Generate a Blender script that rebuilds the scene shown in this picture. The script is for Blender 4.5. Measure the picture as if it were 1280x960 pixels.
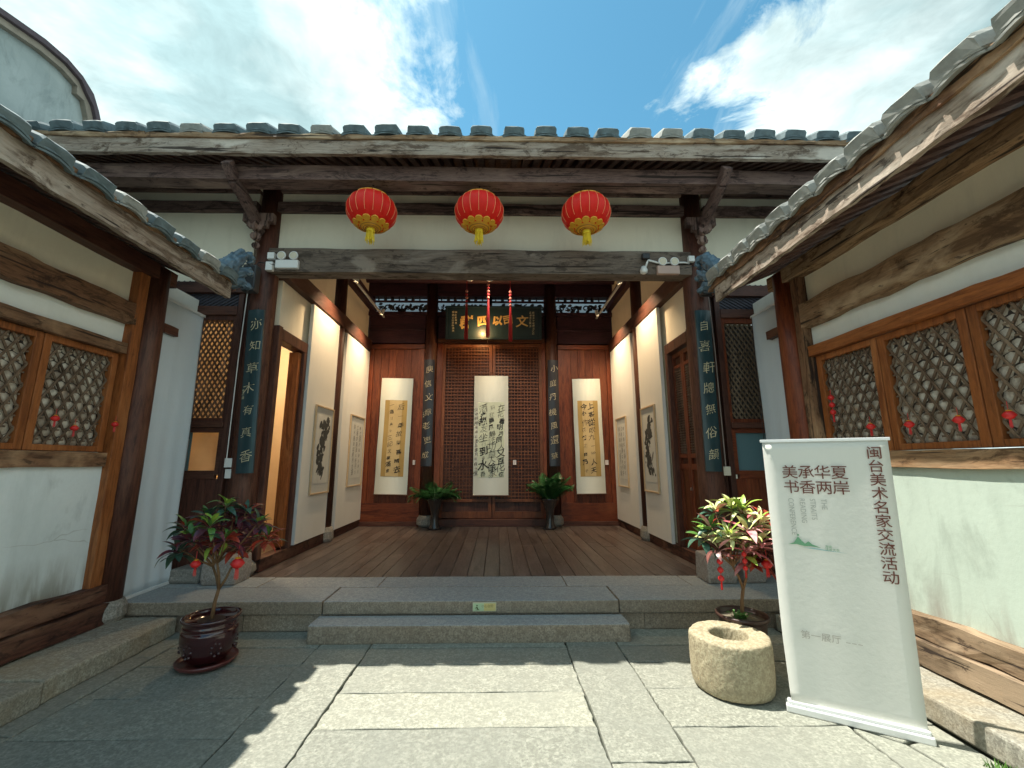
import bpy, bmesh, math, random
from mathutils import Vector, Matrix, noise as mnoise
R = math.radians
rnd = random.Random(7)
sc = bpy.context.scene
C = sc.collection
for o in list(bpy.data.objects): bpy.data.objects.remove(o)

# ------------------------------------------------------------ camera, light, exposure
cd = bpy.data.cameras.new('camera'); cam = bpy.data.objects.new('camera', cd); C.objects.link(cam)
cam.location = (0.25, 0, 1.6); cam.rotation_euler = (R(90 + 10.48), 0, R(-1.0))
cd.sensor_width = 36; cd.lens = 36 * 530 / 1280; cd.shift_x = 9 / 1280
cd.clip_start = 0.05; cd.clip_end = 2000
sc.camera = cam
sc.render.resolution_x, sc.render.resolution_y = 1024, 768
sc.view_settings.view_transform = 'Standard'; sc.view_settings.look = 'None'
sc.view_settings.gamma = 1; sc.view_settings.exposure = 2.2
sc.cycles.use_denoising = True
sc.cycles.max_bounces = 8; sc.cycles.diffuse_bounces = 5; sc.cycles.glossy_bounces = 3
sc.cycles.sample_clamp_indirect = 6

SUN = Vector((-0.40, 0.11, 1.0)).normalized()
elev = math.asin(SUN.z)
sl = bpy.data.lights.new('sun', 'SUN'); sun = bpy.data.objects.new('sun', sl); C.objects.link(sun)
sun.rotation_euler = SUN.to_track_quat('Z', 'Y').to_euler()
sl.energy = 2.0; sl.angle = R(0.5); sl.color = (1.0, 0.95, 0.84)

world = bpy.data.worlds.new('World'); sc.world = world; world.use_nodes = True
wt = world.node_tree; wt.nodes.clear()
def N(t, typ, **k):
    n = t.nodes.new(typ)
    for a, b in k.items(): setattr(n, a, b)
    return n
def build_world():
    t = wt; L = t.links.new
    out = N(t, 'ShaderNodeOutputWorld'); bg = N(t, 'ShaderNodeBackground'); bg.inputs[1].default_value = 0.12
    sky = N(t, 'ShaderNodeTexSky', sky_type='NISHITA', sun_disc=False)
    sky.sun_elevation = elev; sky.sun_rotation = math.atan2(SUN.x, SUN.y); sky.air_density = 1.0; sky.dust_density = 0.4; sky.ozone_density = 2.0
    tc = N(t, 'ShaderNodeTexCoord'); sep = N(t, 'ShaderNodeSeparateXYZ'); L(tc.outputs['Generated'], sep.inputs[0])
    def m(op, a, b=None, clamp=False):
        n = N(t, 'ShaderNodeMath', operation=op); n.use_clamp = clamp
        for i, v in enumerate((a, b)):
            if v is None: continue
            if isinstance(v, (int, float)): n.inputs[i].default_value = v
            else: L(v, n.inputs[i])
        return n.outputs[0]
    zz = m('MAXIMUM', sep.outputs[2], 0.06)
    u = m('DIVIDE', sep.outputs[0], zz); v = m('DIVIDE', sep.outputs[1], zz)
    cmb = N(t, 'ShaderNodeCombineXYZ'); L(u, cmb.inputs[0]); L(v, cmb.inputs[1])
    def noise(scale, det, rough, dist=0, sx=1, sy=1, off=0):
        mp = N(t, 'ShaderNodeMapping'); L(cmb.outputs[0], mp.inputs[0]); mp.inputs['Scale'].default_value = (sx, sy, 1); mp.inputs['Location'].default_value = (off, off * .7, off)
        n = N(t, 'ShaderNodeTexNoise'); L(mp.outputs[0], n.inputs[0]); n.inputs['Scale'].default_value = scale
        n.inputs['Detail'].default_value = det; n.inputs['Roughness'].default_value = rough; n.inputs['Distortion'].default_value = dist
        return n.outputs[0]
    n1 = noise(3.2, 9, .62, .4); n2 = noise(1.6, 6, .55, .3, off=4.1)
    # edge of the cloud bank on either side of an open lane of blue
    wob = m('MULTIPLY', m('SUBTRACT', n1, .5), .85)
    uu = m('ADD', u, wob)
    lft = m('MULTIPLY', m('SUBTRACT', -.13, uu), 6.5, True)
    rgt = m('MULTIPLY', m('SUBTRACT', uu, .56), 9, True)
    bank = m('MAXIMUM', lft, rgt)
    wisp = m('MULTIPLY', m('SUBTRACT', noise(2.2, 8, .6, .8, 2.6, .55, 1.7), .52), 2.6, True)
    wisp = m('MULTIPLY', wisp, .55)
    cover = m('MAXIMUM', bank, wisp, True)
    # thinner, greener grey parts inside the bank
    shade = N(t, 'ShaderNodeValToRGB'); L(n2, shade.inputs[0])
    e = shade.color_ramp.elements; e[0].position = .36; e[0].color = (.95, 1.36, 1.40, 1); e[1].position = .66; e[1].color = (2.45, 2.75, 2.68, 1)
    n3 = noise(5.5, 8, .6, .5, off=9); br = m('MULTIPLY_ADD', n3, 1.0); br.node.inputs[2].default_value = .50
    cm = N(t, 'ShaderNodeVectorMath', operation='SCALE'); L(shade.outputs[0], cm.inputs[0]); L(br, cm.inputs['Scale'])
    # thin cloud glows round the sun (forward scattering)
    dp = N(t, 'ShaderNodeVectorMath', operation='DOT_PRODUCT'); L(tc.outputs['Generated'], dp.inputs[0]); dp.inputs[1].default_value = SUN
    gl = m('POWER', m('MAXIMUM', dp.outputs['Value'], 0.0), 14); gl = m('MULTIPLY_ADD', gl, 1.2); gl.node.inputs[2].default_value = 1.0
    cm2 = N(t, 'ShaderNodeVectorMath', operation='SCALE'); L(cm.outputs[0], cm2.inputs[0]); L(gl, cm2.inputs['Scale']); cm = cm2
    tint = N(t, 'ShaderNodeMixRGB', blend_type='MULTIPLY'); tint.inputs[0].default_value = 1; L(sky.outputs[0], tint.inputs[1]); tint.inputs[2].default_value = (.24, .43, .38, 1)
    mix = N(t, 'ShaderNodeMixRGB'); L(cover, mix.inputs[0]); L(tint.outputs[0], mix.inputs[1]); L(cm.outputs[0], mix.inputs[2])
    L(mix.outputs[0], bg.inputs[0]); L(bg.outputs[0], out.inputs[0])
build_world()

# ------------------------------------------------------------ materials
MATS = {}
def new_mat(name):
    m = bpy.data.materials.new(name); m.use_nodes = True
    t = m.node_tree; b = t.nodes['Principled BSDF']
    return m, t, b
def coords(t, scale=(1, 1, 1), rand=True):
    tc = N(t, 'ShaderNodeTexCoord'); mp = N(t, 'ShaderNodeMapping')
    mp.inputs['Scale'].default_value = scale
    if rand:
        oi = N(t, 'ShaderNodeObjectInfo'); ad = N(t, 'ShaderNodeVectorMath', operation='ADD')
        sc_ = N(t, 'ShaderNodeVectorMath', operation='SCALE'); cb = N(t, 'ShaderNodeCombineXYZ')
        t.links.new(oi.outputs['Random'], cb.inputs[0]); t.links.new(oi.outputs['Random'], cb.inputs[1]); t.links.new(oi.outputs['Random'], cb.inputs[2])
        t.links.new(cb.outputs[0], sc_.inputs[0]); sc_.inputs['Scale'].default_value = 37
        t.links.new(tc.outputs['Object'], ad.inputs[0]); t.links.new(sc_.outputs[0], ad.inputs[1]); t.links.new(ad.outputs[0], mp.inputs[0])
    else: t.links.new(tc.outputs['Object'], mp.inputs[0])
    return mp.outputs[0]
def noise_n(t, co, scale, det=5, rough=.55, dist=0):
    n = N(t, 'ShaderNodeTexNoise'); t.links.new(co, n.inputs[0]); n.inputs['Scale'].default_value = scale
    n.inputs['Detail'].default_value = det; n.inputs['Roughness'].default_value = rough; n.inputs['Distortion'].default_value = dist
    return n.outputs[0]
def ramp(t, fac, stops):
    r = N(t, 'ShaderNodeValToRGB'); t.links.new(fac, r.inputs[0]); e = r.color_ramp.elements
    while len(e) < len(stops): e.new(.5)
    for i, (p, c) in enumerate(stops): e[i].position = p; e[i].color = (*c, 1) if len(c) == 3 else c
    return r.outputs[0]
def mixc(t, fac, a, b, mode='MIX'):
    n = N(t, 'ShaderNodeMixRGB', blend_type=mode)
    for i, v in enumerate((fac, a, b)):
        if isinstance(v, (int, float)): n.inputs[i].default_value = v
        elif isinstance(v, tuple): n.inputs[i].default_value = (*v, 1)
        else: t.links.new(v, n.inputs[i])
    return n.outputs[0]
def bump(t, b, h, strength, dist=.01):
    n = N(t, 'ShaderNodeBump'); n.inputs['Strength'].default_value = strength; n.inputs['Distance'].default_value = dist
    t.links.new(h, n.inputs['Height']); t.links.new(n.outputs[0], b.inputs['Normal'])
def vary(t, col, amount):
    oi = N(t, 'ShaderNodeObjectInfo')
    lo = 1 - amount; hi = 1 + amount
    r = ramp(t, oi.outputs['Random'], [(0, (lo, lo, lo)), (1, (hi, hi * .98, hi * .95))])
    return mixc(t, 1.0, col, r, 'MULTIPLY')
WOODS = {  # dark grain, main, light patch, amount of light weathering, roughness
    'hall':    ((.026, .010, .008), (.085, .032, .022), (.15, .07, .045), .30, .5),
    'column':  ((.034, .013, .010), (.105, .040, .026), (.19, .095, .06), .35, .5),
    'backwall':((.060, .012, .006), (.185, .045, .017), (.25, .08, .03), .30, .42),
    'door':    ((.060, .018, .008), (.155, .050, .020), (.24, .10, .045), .30, .45),
    'upper':   ((.022, .009, .014), (.060, .020, .028), (.09, .035, .038), .20, .55),
    'orange':  ((.130, .038, .011), (.300, .100, .028), (.42, .19, .075), .35, .5),
    'rough':   ((.050, .024, .013), (.190, .095, .050), (.34, .22, .13), .50, .75),
    'peeled':  ((.120, .065, .032), (.300, .180, .095), (.46, .34, .22), .50, .8),
    'fascia':  ((.120, .075, .048), (.330, .260, .205), (.52, .47, .41), .65, .85),
    'lintel':  ((.085, .062, .048), (.215, .165, .130), (.32, .265, .22), .50, .8),
    'purlin':  ((.055, .030, .028), (.175, .108, .092), (.28, .19, .155), .45, .7),
    'rafter':  ((.045, .024, .022), (.150, .080, .064), (.26, .165, .13), .40, .75),
    'floor':   ((.050, .038, .034), (.125, .098, .088), (.21, .175, .16), .44, .34),
    'base':    ((.026, .011, .009), (.105, .040, .026), (.20, .11, .07), .45, .7),
    'basedry': ((.060, .038, .022), (.190, .130, .080), (.33, .25, .17), .55, .85),
    'pale':    ((.32, .20, .10), (.50, .33, .18), (.6, .43, .26), .4, .5),
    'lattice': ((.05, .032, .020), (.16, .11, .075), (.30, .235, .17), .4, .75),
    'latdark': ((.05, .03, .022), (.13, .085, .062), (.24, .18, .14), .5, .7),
}
def wood(kind, axis='x'):
    key = 'wood_%s_%s' % (kind, axis)
    if key in MATS: return MATS[key]
    dk, md, lt, am, ro = WOODS[kind]
    m, t, b = new_mat(key)
    s = {'x': (.10, 1, 1), 'y': (1, .10, 1), 'z': (1, 1, .10)}[axis]
    co = coords(t, s); co2 = coords(t, {'x': (.3, 1, 1), 'y': (1, .3, 1), 'z': (1, 1, .3)}[axis])
    g = noise_n(t, co, 60, 7, .72, .25); g2 = noise_n(t, co, 9, 5, .6, 1.2); p = noise_n(t, co2, 3.2, 6, .62, .5); sp = noise_n(t, co2, 17, 4, .7)
    c = ramp(t, g, [(.30, dk), (.56, md), (.80, tuple(min(1, x * 1.25) for x in md))])
    pf = ramp(t, p, [(.62 - am * .35, (0, 0, 0)), (.80 - am * .12, (1, 1, 1))])
    c = mixc(t, mixc(t, 1.0, pf, ramp(t, g2, [(.3, (.15,) * 3), (.65, (.95,) * 3)]), 'MULTIPLY'), c, lt)
    c = mixc(t, ramp(t, sp, [(.62, (0,) * 3), (.72, (.75,) * 3)]), c, dk)
    c = mixc(t, ramp(t, g2, [(.34, (.8,) * 3), (.44, (0,) * 3)]), c, dk)
    if am >= .45:       # weather: bleached scabs, dark peeled hollows, old limewash
        co3 = coords(t, {'x': (.42, 1, 1), 'y': (1, .42, 1), 'z': (1, 1, .42)}[axis])
        q = noise_n(t, co3, 6.5, 9, .74, .5); q2 = noise_n(t, co3, 2.6, 5, .6, .6)
        c = mixc(t, ramp(t, q, [(.53, (0,) * 3), (.60, (.85,) * 3)]), c, tuple(x * .75 for x in dk))
        c = mixc(t, ramp(t, q2, [(.56, (0,) * 3), (.66, (.8,) * 3)]), c, tuple(min(.7, x * 1.25) for x in lt))
        c = mixc(t, ramp(t, noise_n(t, co3, 15, 5, .7, .4), [(.60, (0,) * 3), (.66, (.7,) * 3)]), c, (.035, .02, .014))
        g2 = mixc(t, .6, g2, q)
    if am >= .45:       # drying splits along the grain
        cs_ = coords(t, {'x': (.035, 1, 1), 'y': (1, .035, 1), 'z': (1, 1, .035)}[axis]); k_ = noise_n(t, cs_, 22, 3, .5, .2)
        c = mixc(t, ramp(t, k_, [(.355, (.9,) * 3), (.385, (0,) * 3)]), c, (.02, .012, .009))
    c = vary(t, c, .16)
    t.links.new(c, b.inputs['Base Color'])
    b.inputs['Roughness'].default_value = ro; b.inputs['Specular IOR Level'].default_value = .35
    h = mixc(t, .5, g, g2); bump(t, b, h, .6 if am > .4 else .35, .008)
    MATS[key] = m; return m
def plaster(key, col, stain, amount=.5, low=None, rough=.85):
    if key in MATS: return MATS[key]
    m, t, b = new_mat(key); co = coords(t)
    a = noise_n(t, co, 1.3, 7, .6, .3); f = noise_n(t, co, 30, 5, .6)
    cs = coords(t, (1, 1, .18)); st = noise_n(t, cs, 6, 5, .6, .2)
    c = mixc(t, ramp(t, a, [(.40, (0,) * 3), (.72, (amount,) * 3)]), col, stain)
    c = mixc(t, ramp(t, st, [(.52, (0,) * 3), (.78, (amount * .8,) * 3)]), c, tuple(x * .82 for x in stain))
    c = mixc(t, ramp(t, f, [(.3, (.12,) * 3), (.6, (0,) * 3)]), c, stain)
    if low is not None:
        vo = N(t, 'ShaderNodeTexVoronoi', feature='DISTANCE_TO_EDGE'); vo.inputs['Scale'].default_value = 1.6
        wa = N(t, 'ShaderNodeTexNoise'); t.links.new(co, wa.inputs[0]); wa.inputs['Scale'].default_value = 4; ad_ = N(t, 'ShaderNodeVectorMath', operation='MULTIPLY_ADD')
        t.links.new(wa.outputs['Color'], ad_.inputs[0]); ad_.inputs[1].default_value = (.14, .14, .14); t.links.new(co, ad_.inputs[2]); t.links.new(ad_.outputs[0], vo.inputs[0])
        ck = mixc(t, 1.0, ramp(t, vo.outputs[0], [(.0, (.5,) * 3), (.006, (0,) * 3)]), ramp(t, a, [(.46, (0,) * 3), (.56, (1,) * 3)]), 'MULTIPLY')
        c = mixc(t, ck, c, (.30, .30, .27))
        bl = noise_n(t, coords(t, (1, 1, .45)), 2.4, 7, .65, .7)
        c = mixc(t, ramp(t, bl, [(.55, (0,) * 3), (.72, (.7,) * 3)]), c, tuple(x * .66 for x in stain))
    if low is not None:     # splash dirt just above the base timber (low = local height, width)
        tc = N(t, 'ShaderNodeTexCoord'); s = N(t, 'ShaderNodeSeparateXYZ'); t.links.new(tc.outputs['Object'], s.inputs[0])
        mr = N(t, 'ShaderNodeMapRange'); t.links.new(s.outputs[2], mr.inputs[0]); mr.inputs[1].default_value = low[0]; mr.inputs[2].default_value = low[0] + low[1]
        mr.inputs[3].default_value = 1; mr.inputs[4].default_value = 0
        q = mixc(t, 1.0, mr.outputs[0], ramp(t, st, [(.42, (0,) * 3), (.62, (1,) * 3)]), 'MULTIPLY')
        c = mixc(t, q, c, (.30, .30, .26))
    t.links.new(c, b.inputs['Base Color']); b.inputs['Roughness'].default_value = rough
    bump(t, b, mixc(t, .5, a, f), .25, .01)
    MATS[key] = m; return m
def granite(key, col, dark, light, patch=(.25, .24, .2), pam=.5, coarse=1.0):
    if key in MATS: return MATS[key]
    m, t, b = new_mat(key); co = coords(t)
    s1 = noise_n(t, co, 70 * coarse, 3, .7); s2 = noise_n(t, co, 28 * coarse, 4, .65); big = noise_n(t, co, 1.7, 6, .6, .4)
    c = ramp(t, s1, [(.34, dark), (.5, col), (.66, light)])
    c = mixc(t, ramp(t, s2, [(.42, (.55,) * 3), (.55, (0,) * 3)]), c, dark)
    c = mixc(t, ramp(t, big, [(.42, (0,) * 3), (.7, (pam,) * 3)]), c, patch)
    c = vary(t, c, .14)
    t.links.new(c, b.inputs['Base Color']); b.inputs['Roughness'].default_value = .8
    bump(t, b, mixc(t, .6, s1, s2), .8, .006)
    MATS[key] = m; return m
def plain(key, col, rough=.5, metal=0, spec=.5, coat=0, nz=.0, scale=20, emit=0):
    if key in MATS: return MATS[key]
    m, t, b = new_mat(key)
    b.inputs['Roughness'].default_value = rough; b.inputs['Metallic'].default_value = metal; b.inputs['Specular IOR Level'].default_value = spec
    b.inputs['Coat Weight'].default_value = coat
    if nz:
        co = coords(t); n = noise_n(t, co, scale, 5, .6)
        c = mixc(t, n, tuple(max(0, x * (1 - nz)) for x in col), tuple(min(1, x * (1 + nz)) for x in col))
        t.links.new(c, b.inputs['Base Color']); bump(t, b, n, .25, .004)
    else: b.inputs['Base Color'].default_value = (*col, 1)
    if emit:
        b.inputs['Emission Color'].default_value = (*col, 1); b.inputs['Emission Strength'].default_value = emit
    MATS[key] = m; return m
def leaf_mat(key, c1, c2, vein):
    if key in MATS: return MATS[key]
    m, t, b = new_mat(key); co = coords(t)
    n = noise_n(t, co, 9, 4, .6, .5)
    c = mixc(t, ramp(t, n, [(.42, (0,) * 3), (.58, (1,) * 3)]), c1, c2)
    tc = N(t, 'ShaderNodeTexCoord'); s = N(t, 'ShaderNodeSeparateXYZ'); t.links.new(tc.outputs['UV'], s.inputs[0])
    mt = N(t, 'ShaderNodeMath', operation='ABSOLUTE'); sb = N(t, 'ShaderNodeMath', operation='SUBTRACT'); t.links.new(s.outputs[1], sb.inputs[0]); sb.inputs[1].default_value = .5
    t.links.new(sb.outputs[0], mt.inputs[0])
    c = mixc(t, ramp(t, mt.outputs[0], [(.03, (.8,) * 3), (.1, (0,) * 3)]), c, vein)
    t.links.new(c, b.inputs['Base Color']); b.inputs['Roughness'].default_value = .38
    b.inputs['Transmission Weight'].default_value = 0; b.inputs['Subsurface Weight'].default_value = 0
    MATS[key] = m; return m

cream = lambda: plaster('plaster_cream', (.86, .79, .63), (.74, .66, .51), .45)
M_ = {}
def mats():
    M_['slab'] = granite('granite_paving', (.285, .295, .25), (.18, .185, .155), (.385, .39, .33), (.22, .23, .20), .6, .85)
    M_['step'] = granite('granite_step', (.33, .32, .28), (.17, .16, .14), (.46, .44, .38), (.36, .27, .19), .5, 1)
    M_['steptop'] = granite('granite_sky_tint_top', (.36, .39, .40), (.24, .26, .27), (.46, .49, .49), (.30, .31, .30), .4, 1)  # sky reflection on the step tops painted in as bluish grey
    M_['stepside'] = granite('granite_warm_light_side', (.36, .30, .23), (.20, .16, .12), (.48, .41, .32), (.22, .17, .12), .6, 1)  # warm light contrast of the upright faces painted into the colour
    M_['kerb'] = granite('granite_kerb', (.33, .32, .27), (.18, .17, .14), (.43, .42, .35), (.33, .25, .14), .55, 1)
    M_['mortar'] = granite('mortar_stone', (.40, .35, .235), (.24, .20, .13), (.50, .45, .32), (.30, .245, .15), .4, .9)
    M_['base'] = granite('base_stone', (.30, .28, .25), (.16, .15, .13), (.42, .40, .36))
    M_['block'] = granite('block_stone', (.36, .32, .29), (.22, .19, .17), (.46, .42, .38), (.30, .24, .2), .4)
    M_['tile'] = plain('grey_tile', (.12, .165, .18), .75, nz=.75, scale=11)
    M_['tilepale'] = plain('mortared_tile', (.30, .31, .29), .85, nz=.45, scale=18)
    M_['orn'] = plain('glazed_ornament', (.07, .12, .16), .5, coat=.2, nz=.9, scale=16)
    M_['earth'] = plain('joint_earth', (.035, .04, .028), .95, nz=.5, scale=30)
mats()

# ------------------------------------------------------------ object helpers
def link(o): C.objects.link(o); return o
def thing(name, label, cat, loc=(0, 0, 0), rz=0, group=None, rot=None):
    o = link(bpy.data.objects.new(name, None)); o.empty_display_size = .1
    o.location = loc; o.rotation_euler = rot if rot else (0, 0, rz)
    o['label'] = label; o['category'] = cat
    if group: o['group'] = group
    return o
def tag(o, label=None, cat=None, group=None, kind=None):
    for k, v in (('label', label), ('category', cat), ('group', group), ('kind', kind)):
        if v: o[k] = v
    return o
OFF = {}
def origin(p):
    v = Vector((0, 0, 0)); q = p
    while q is not None: v += q.location; q = q.parent
    return v
def obj(name, me, mat=None, parent=None, bev=0, smooth=False, kind=None, loc=None, wo=False):
    """wo: the mesh is written in place coordinates; shift it to its own root"""
    if mat is not None and not me.materials:
        me.materials.append(mat)
    if wo and parent is not None:
        o_ = origin(parent); me.transform(Matrix.Translation(-o_))
    if smooth:
        for p in me.polygons: p.use_smooth = True
    o = link(bpy.data.objects.new(name, me))
    if parent is not None: o.parent = parent
    if loc is not None: o.location = loc
    if bev:
        b = o.modifiers.new('bevel', 'BEVEL'); b.width = bev; b.segments = 2; b.limit_method = 'ANGLE'; b.angle_limit = R(40)
    if kind: o['kind'] = kind
    return o
class MB:
    def __init__(s): s.v = []; s.f = []; s.mi = []; s.m = 0
    def add(s, vs, fs):
        n = len(s.v); s.v += [tuple(x) for x in vs]; s.f += [tuple(n + i for i in f) for f in fs]; s.mi += [s.m] * len(fs); return s
    def box(s, x0, x1, y0, y1, z0, z1):
        v = [(x, y, z) for x in (x0, x1) for y in (y0, y1) for z in (z0, z1)]
        return s.add(v, [(0, 1, 3, 2), (4, 6, 7, 5), (0, 4, 5, 1), (2, 3, 7, 6), (0, 2, 6, 4), (1, 5, 7, 3)])
    def bar(s, a, b, w, h, up=(0, 0, 1)):
        a = Vector(a); b = Vector(b); d = (b - a).normalized(); up = Vector(up)
        sd = d.cross(up)
        if sd.length < 1e-4: sd = d.cross(Vector((1, 0, 0)))
        sd.normalize(); u = sd.cross(d)
        v = [p + sd * i * w / 2 + u * j * h / 2 for p in (a, b) for i in (-1, 1) for j in (-1, 1)]
        return s.add(v, [(0, 1, 3, 2), (4, 6, 7, 5), (0, 4, 5, 1), (2, 3, 7, 6), (0, 2, 6, 4), (1, 5, 7, 3)])
    def timber(s, a, b, w, h, up=(0, 0, 1), n=10, j=.006, seed=0, ring=8):
        """a beam whose surface wanders a little along its length"""
        a = Vector(a); b = Vector(b); d = (b - a); Ln = d.length; d.normalize(); sd = d.cross(Vector(up))
        if sd.length < 1e-4: sd = d.cross(Vector((1, 0, 0)))
        sd.normalize(); u = sd.cross(d); vs = []; fs = []
        pr = [(-1, -1), (0, -1), (1, -1), (1, 0), (1, 1), (0, 1), (-1, 1), (-1, 0)]
        for i in range(n + 1):
            p = a + d * Ln * i / n
            for k, (x, y) in enumerate(pr):
                q = p + sd * x * w / 2 + u * y * h / 2
                nn = mnoise.noise(Vector((i * .9 + seed * 7.3, k * 1.7, seed * 3.1)))
                n2 = mnoise.noise(Vector((i * .45 + seed * 2.3, y * .8, 5)))
                vs.append(q + sd * x * nn * j * 2 + u * y * (nn * j + n2 * j * 2))
        for i in range(n):
            for k in range(8):
                k2 = (k + 1) % 8
                fs.append((i * 8 + k, i * 8 + k2, (i + 1) * 8 + k2, (i + 1) * 8 + k))
        fs.append(tuple(range(7, -1, -1))); fs.append(tuple(n * 8 + k for k in range(8)))
        return s.add(vs, fs)
    def tube(s, pts, rad, n=8, cap=True):
        pts = [Vector(p) for p in pts]; rs = rad if isinstance(rad, (list, tuple)) else [rad] * len(pts)
        rings = []; ref = Vector((.13, .9, .31))
        for i, p in enumerate(pts):
            d = (pts[min(i + 1, len(pts) - 1)] - pts[max(i - 1, 0)]).normalized()
            a = d.cross(ref)
            if a.length < .05: a = d.cross(Vector((1, 0, 0)))
            a.normalize(); b = d.cross(a)
            rings.append([p + (a * math.cos(2 * math.pi * k / n) + b * math.sin(2 * math.pi * k / n)) * rs[i] for k in range(n)])
        vs = [q for r in rings for q in r]; fs = []
        for i in range(len(pts) - 1):
            for k in range(n):
                k2 = (k + 1) % n; fs.append((i * n + k, i * n + k2, (i + 1) * n + k2, (i + 1) * n + k))
        if cap: fs.append(tuple(range(n - 1, -1, -1))); fs.append(tuple((len(pts) - 1) * n + k for k in range(n)))
        return s.add(vs, fs)
    def lathe(s, prof, n=32, c=(0, 0, 0), cap=True, rfun=None):
        vs = []; fs = []
        for i, (r, z) in enumerate(prof):
            for k in range(n):
                a = 2 * math.pi * k / n; rr = r * (rfun(a, z) if rfun else 1)
                vs.append((c[0] + rr * math.cos(a), c[1] + rr * math.sin(a), c[2] + z))
        for i in range(len(prof) - 1):
            for k in range(n):
                k2 = (k + 1) % n; fs.append((i * n + k, i * n + k2, (i + 1) * n + k2, (i + 1) * n + k))
        if cap: fs.append(tuple(range(n - 1, -1, -1))); fs.append(tuple((len(prof) - 1) * n + k for k in range(n)))
        return s.add(vs, fs)
    def extrude(s, poly, d0, d1, fn):
        """poly in 2D, swept between depths d0,d1; fn(a,b,depth)->xyz"""
        n = len(poly); vs = [fn(a, b, d0) for a, b in poly] + [fn(a, b, d1) for a, b in poly]
        fs = [tuple(range(n)), tuple(range(2 * n - 1, n - 1, -1))] + [(i, i + n, (i + 1) % n + n, (i + 1) % n) for i in range(n)]
        return s.add(vs, fs)
    def mesh(s, name='mesh', fix=True):
        me = bpy.data.meshes.new(name); me.from_pydata([tuple(v) for v in s.v], [], s.f)
        if any(s.mi):
            me.polygons.foreach_set('material_index', s.mi)
        if fix:
            b = bmesh.new(); b.from_mesh(me); bmesh.ops.recalc_face_normals(b, faces=b.faces); b.to_mesh(me); b.free()
        me.update(); return me
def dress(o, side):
    """warmer stone on the vertical faces, painting in their light contrast with the tops"""
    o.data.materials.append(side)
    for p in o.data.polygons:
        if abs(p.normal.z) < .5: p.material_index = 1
def part(name, mb, mat, parent, bev=0, smooth=False, kind=None, wo=True):
    return obj(name, mb.mesh(name), mat, parent, bev, smooth, kind, None, wo)

_txt = {}
def text_mesh(s, size, line=1.0, offset=0.0, align='CENTER', spacing=1.0):
    c = bpy.data.curves.new('lettering', 'FONT'); c.body = s; c.size = size; c.align_x = align; c.align_y = 'CENTER'
    c.space_line = line; c.offset = offset; c.space_character = spacing; c.resolution_u = 3; c.fill_mode = 'FRONT'
    o = bpy.data.objects.new('tmp', c); C.objects.link(o); bpy.context.view_layer.update()
    me = bpy.data.meshes.new_from_object(o.evaluated_get(bpy.context.evaluated_depsgraph_get()))
    bpy.data.objects.remove(o); bpy.data.curves.remove(c)
    return me
def brush(me, amt, f, seed=0, shear=.18):
    for v in me.vertices:
        p = v.co
        d = mnoise.noise_vector(Vector((p.x * f + seed * 3.3, p.y * f, seed)))
        v.co = Vector((p.x + shear * p.y * 0 + d.x * amt, p.y + d.y * amt + p.x * shear, 0))
def column_text(s, size, step, seed=0, amt=None, offset=0.0, jitter=.12, shear=.15, bold=None):
    """characters one under another, hand-written: each warped and set a little off the line; returns verts, faces centred on x=0, top at 0"""
    V = []; F = []; r = random.Random(seed); y = 0
    for i, ch in enumerate(s):
        sz = size * (1 + r.uniform(-jitter, jitter))
        if ch != ' ':
            of = offset if bold is None else r.choice(bold)
            me = text_mesh(ch, sz, offset=of)
            brush(me, amt if amt is not None else sz * .06, 2.6 / sz, seed + i, shear)
            if len(me.vertices):
                cx = sum(v.co.x for v in me.vertices) / len(me.vertices); cy = sum(v.co.y for v in me.vertices) / len(me.vertices)
                a = r.uniform(-.1, .1); ox = r.uniform(-.1, .1) * size
                n = len(V)
                for v in me.vertices:
                    px, py = v.co.x - cx, v.co.y - cy
                    V.append((px * math.cos(a) - py * math.sin(a) + ox, px * math.sin(a) + py * math.cos(a) - (y + step / 2), 0))
                F += [tuple(n + k for k in p.vertices) for p in me.polygons]
            bpy.data.meshes.remove(me)
        y += step
    return V, F
def put(name, V, F, fn, mat, parent):
    """place flat lettering through fn(x,y)->xyz in the parent's frame"""
    me = bpy.data.meshes.new(name); me.from_pydata([fn(v[0], v[1]) for v in V], [], F)
    return obj(name, me, mat, parent)
def tm(me): return [tuple(v.co) for v in me.vertices], [tuple(p.vertices) for p in me.polygons]
def dup(o, loc=None, label=None, group=None, parent=None):
    c = o.copy(); C.objects.link(c); c.parent = parent
    if loc is not None: c.location = loc
    if label: c['label'] = label
    if group: c['group'] = group
    for ch in list(o.children): dup(ch, parent=c)
    return c

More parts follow.
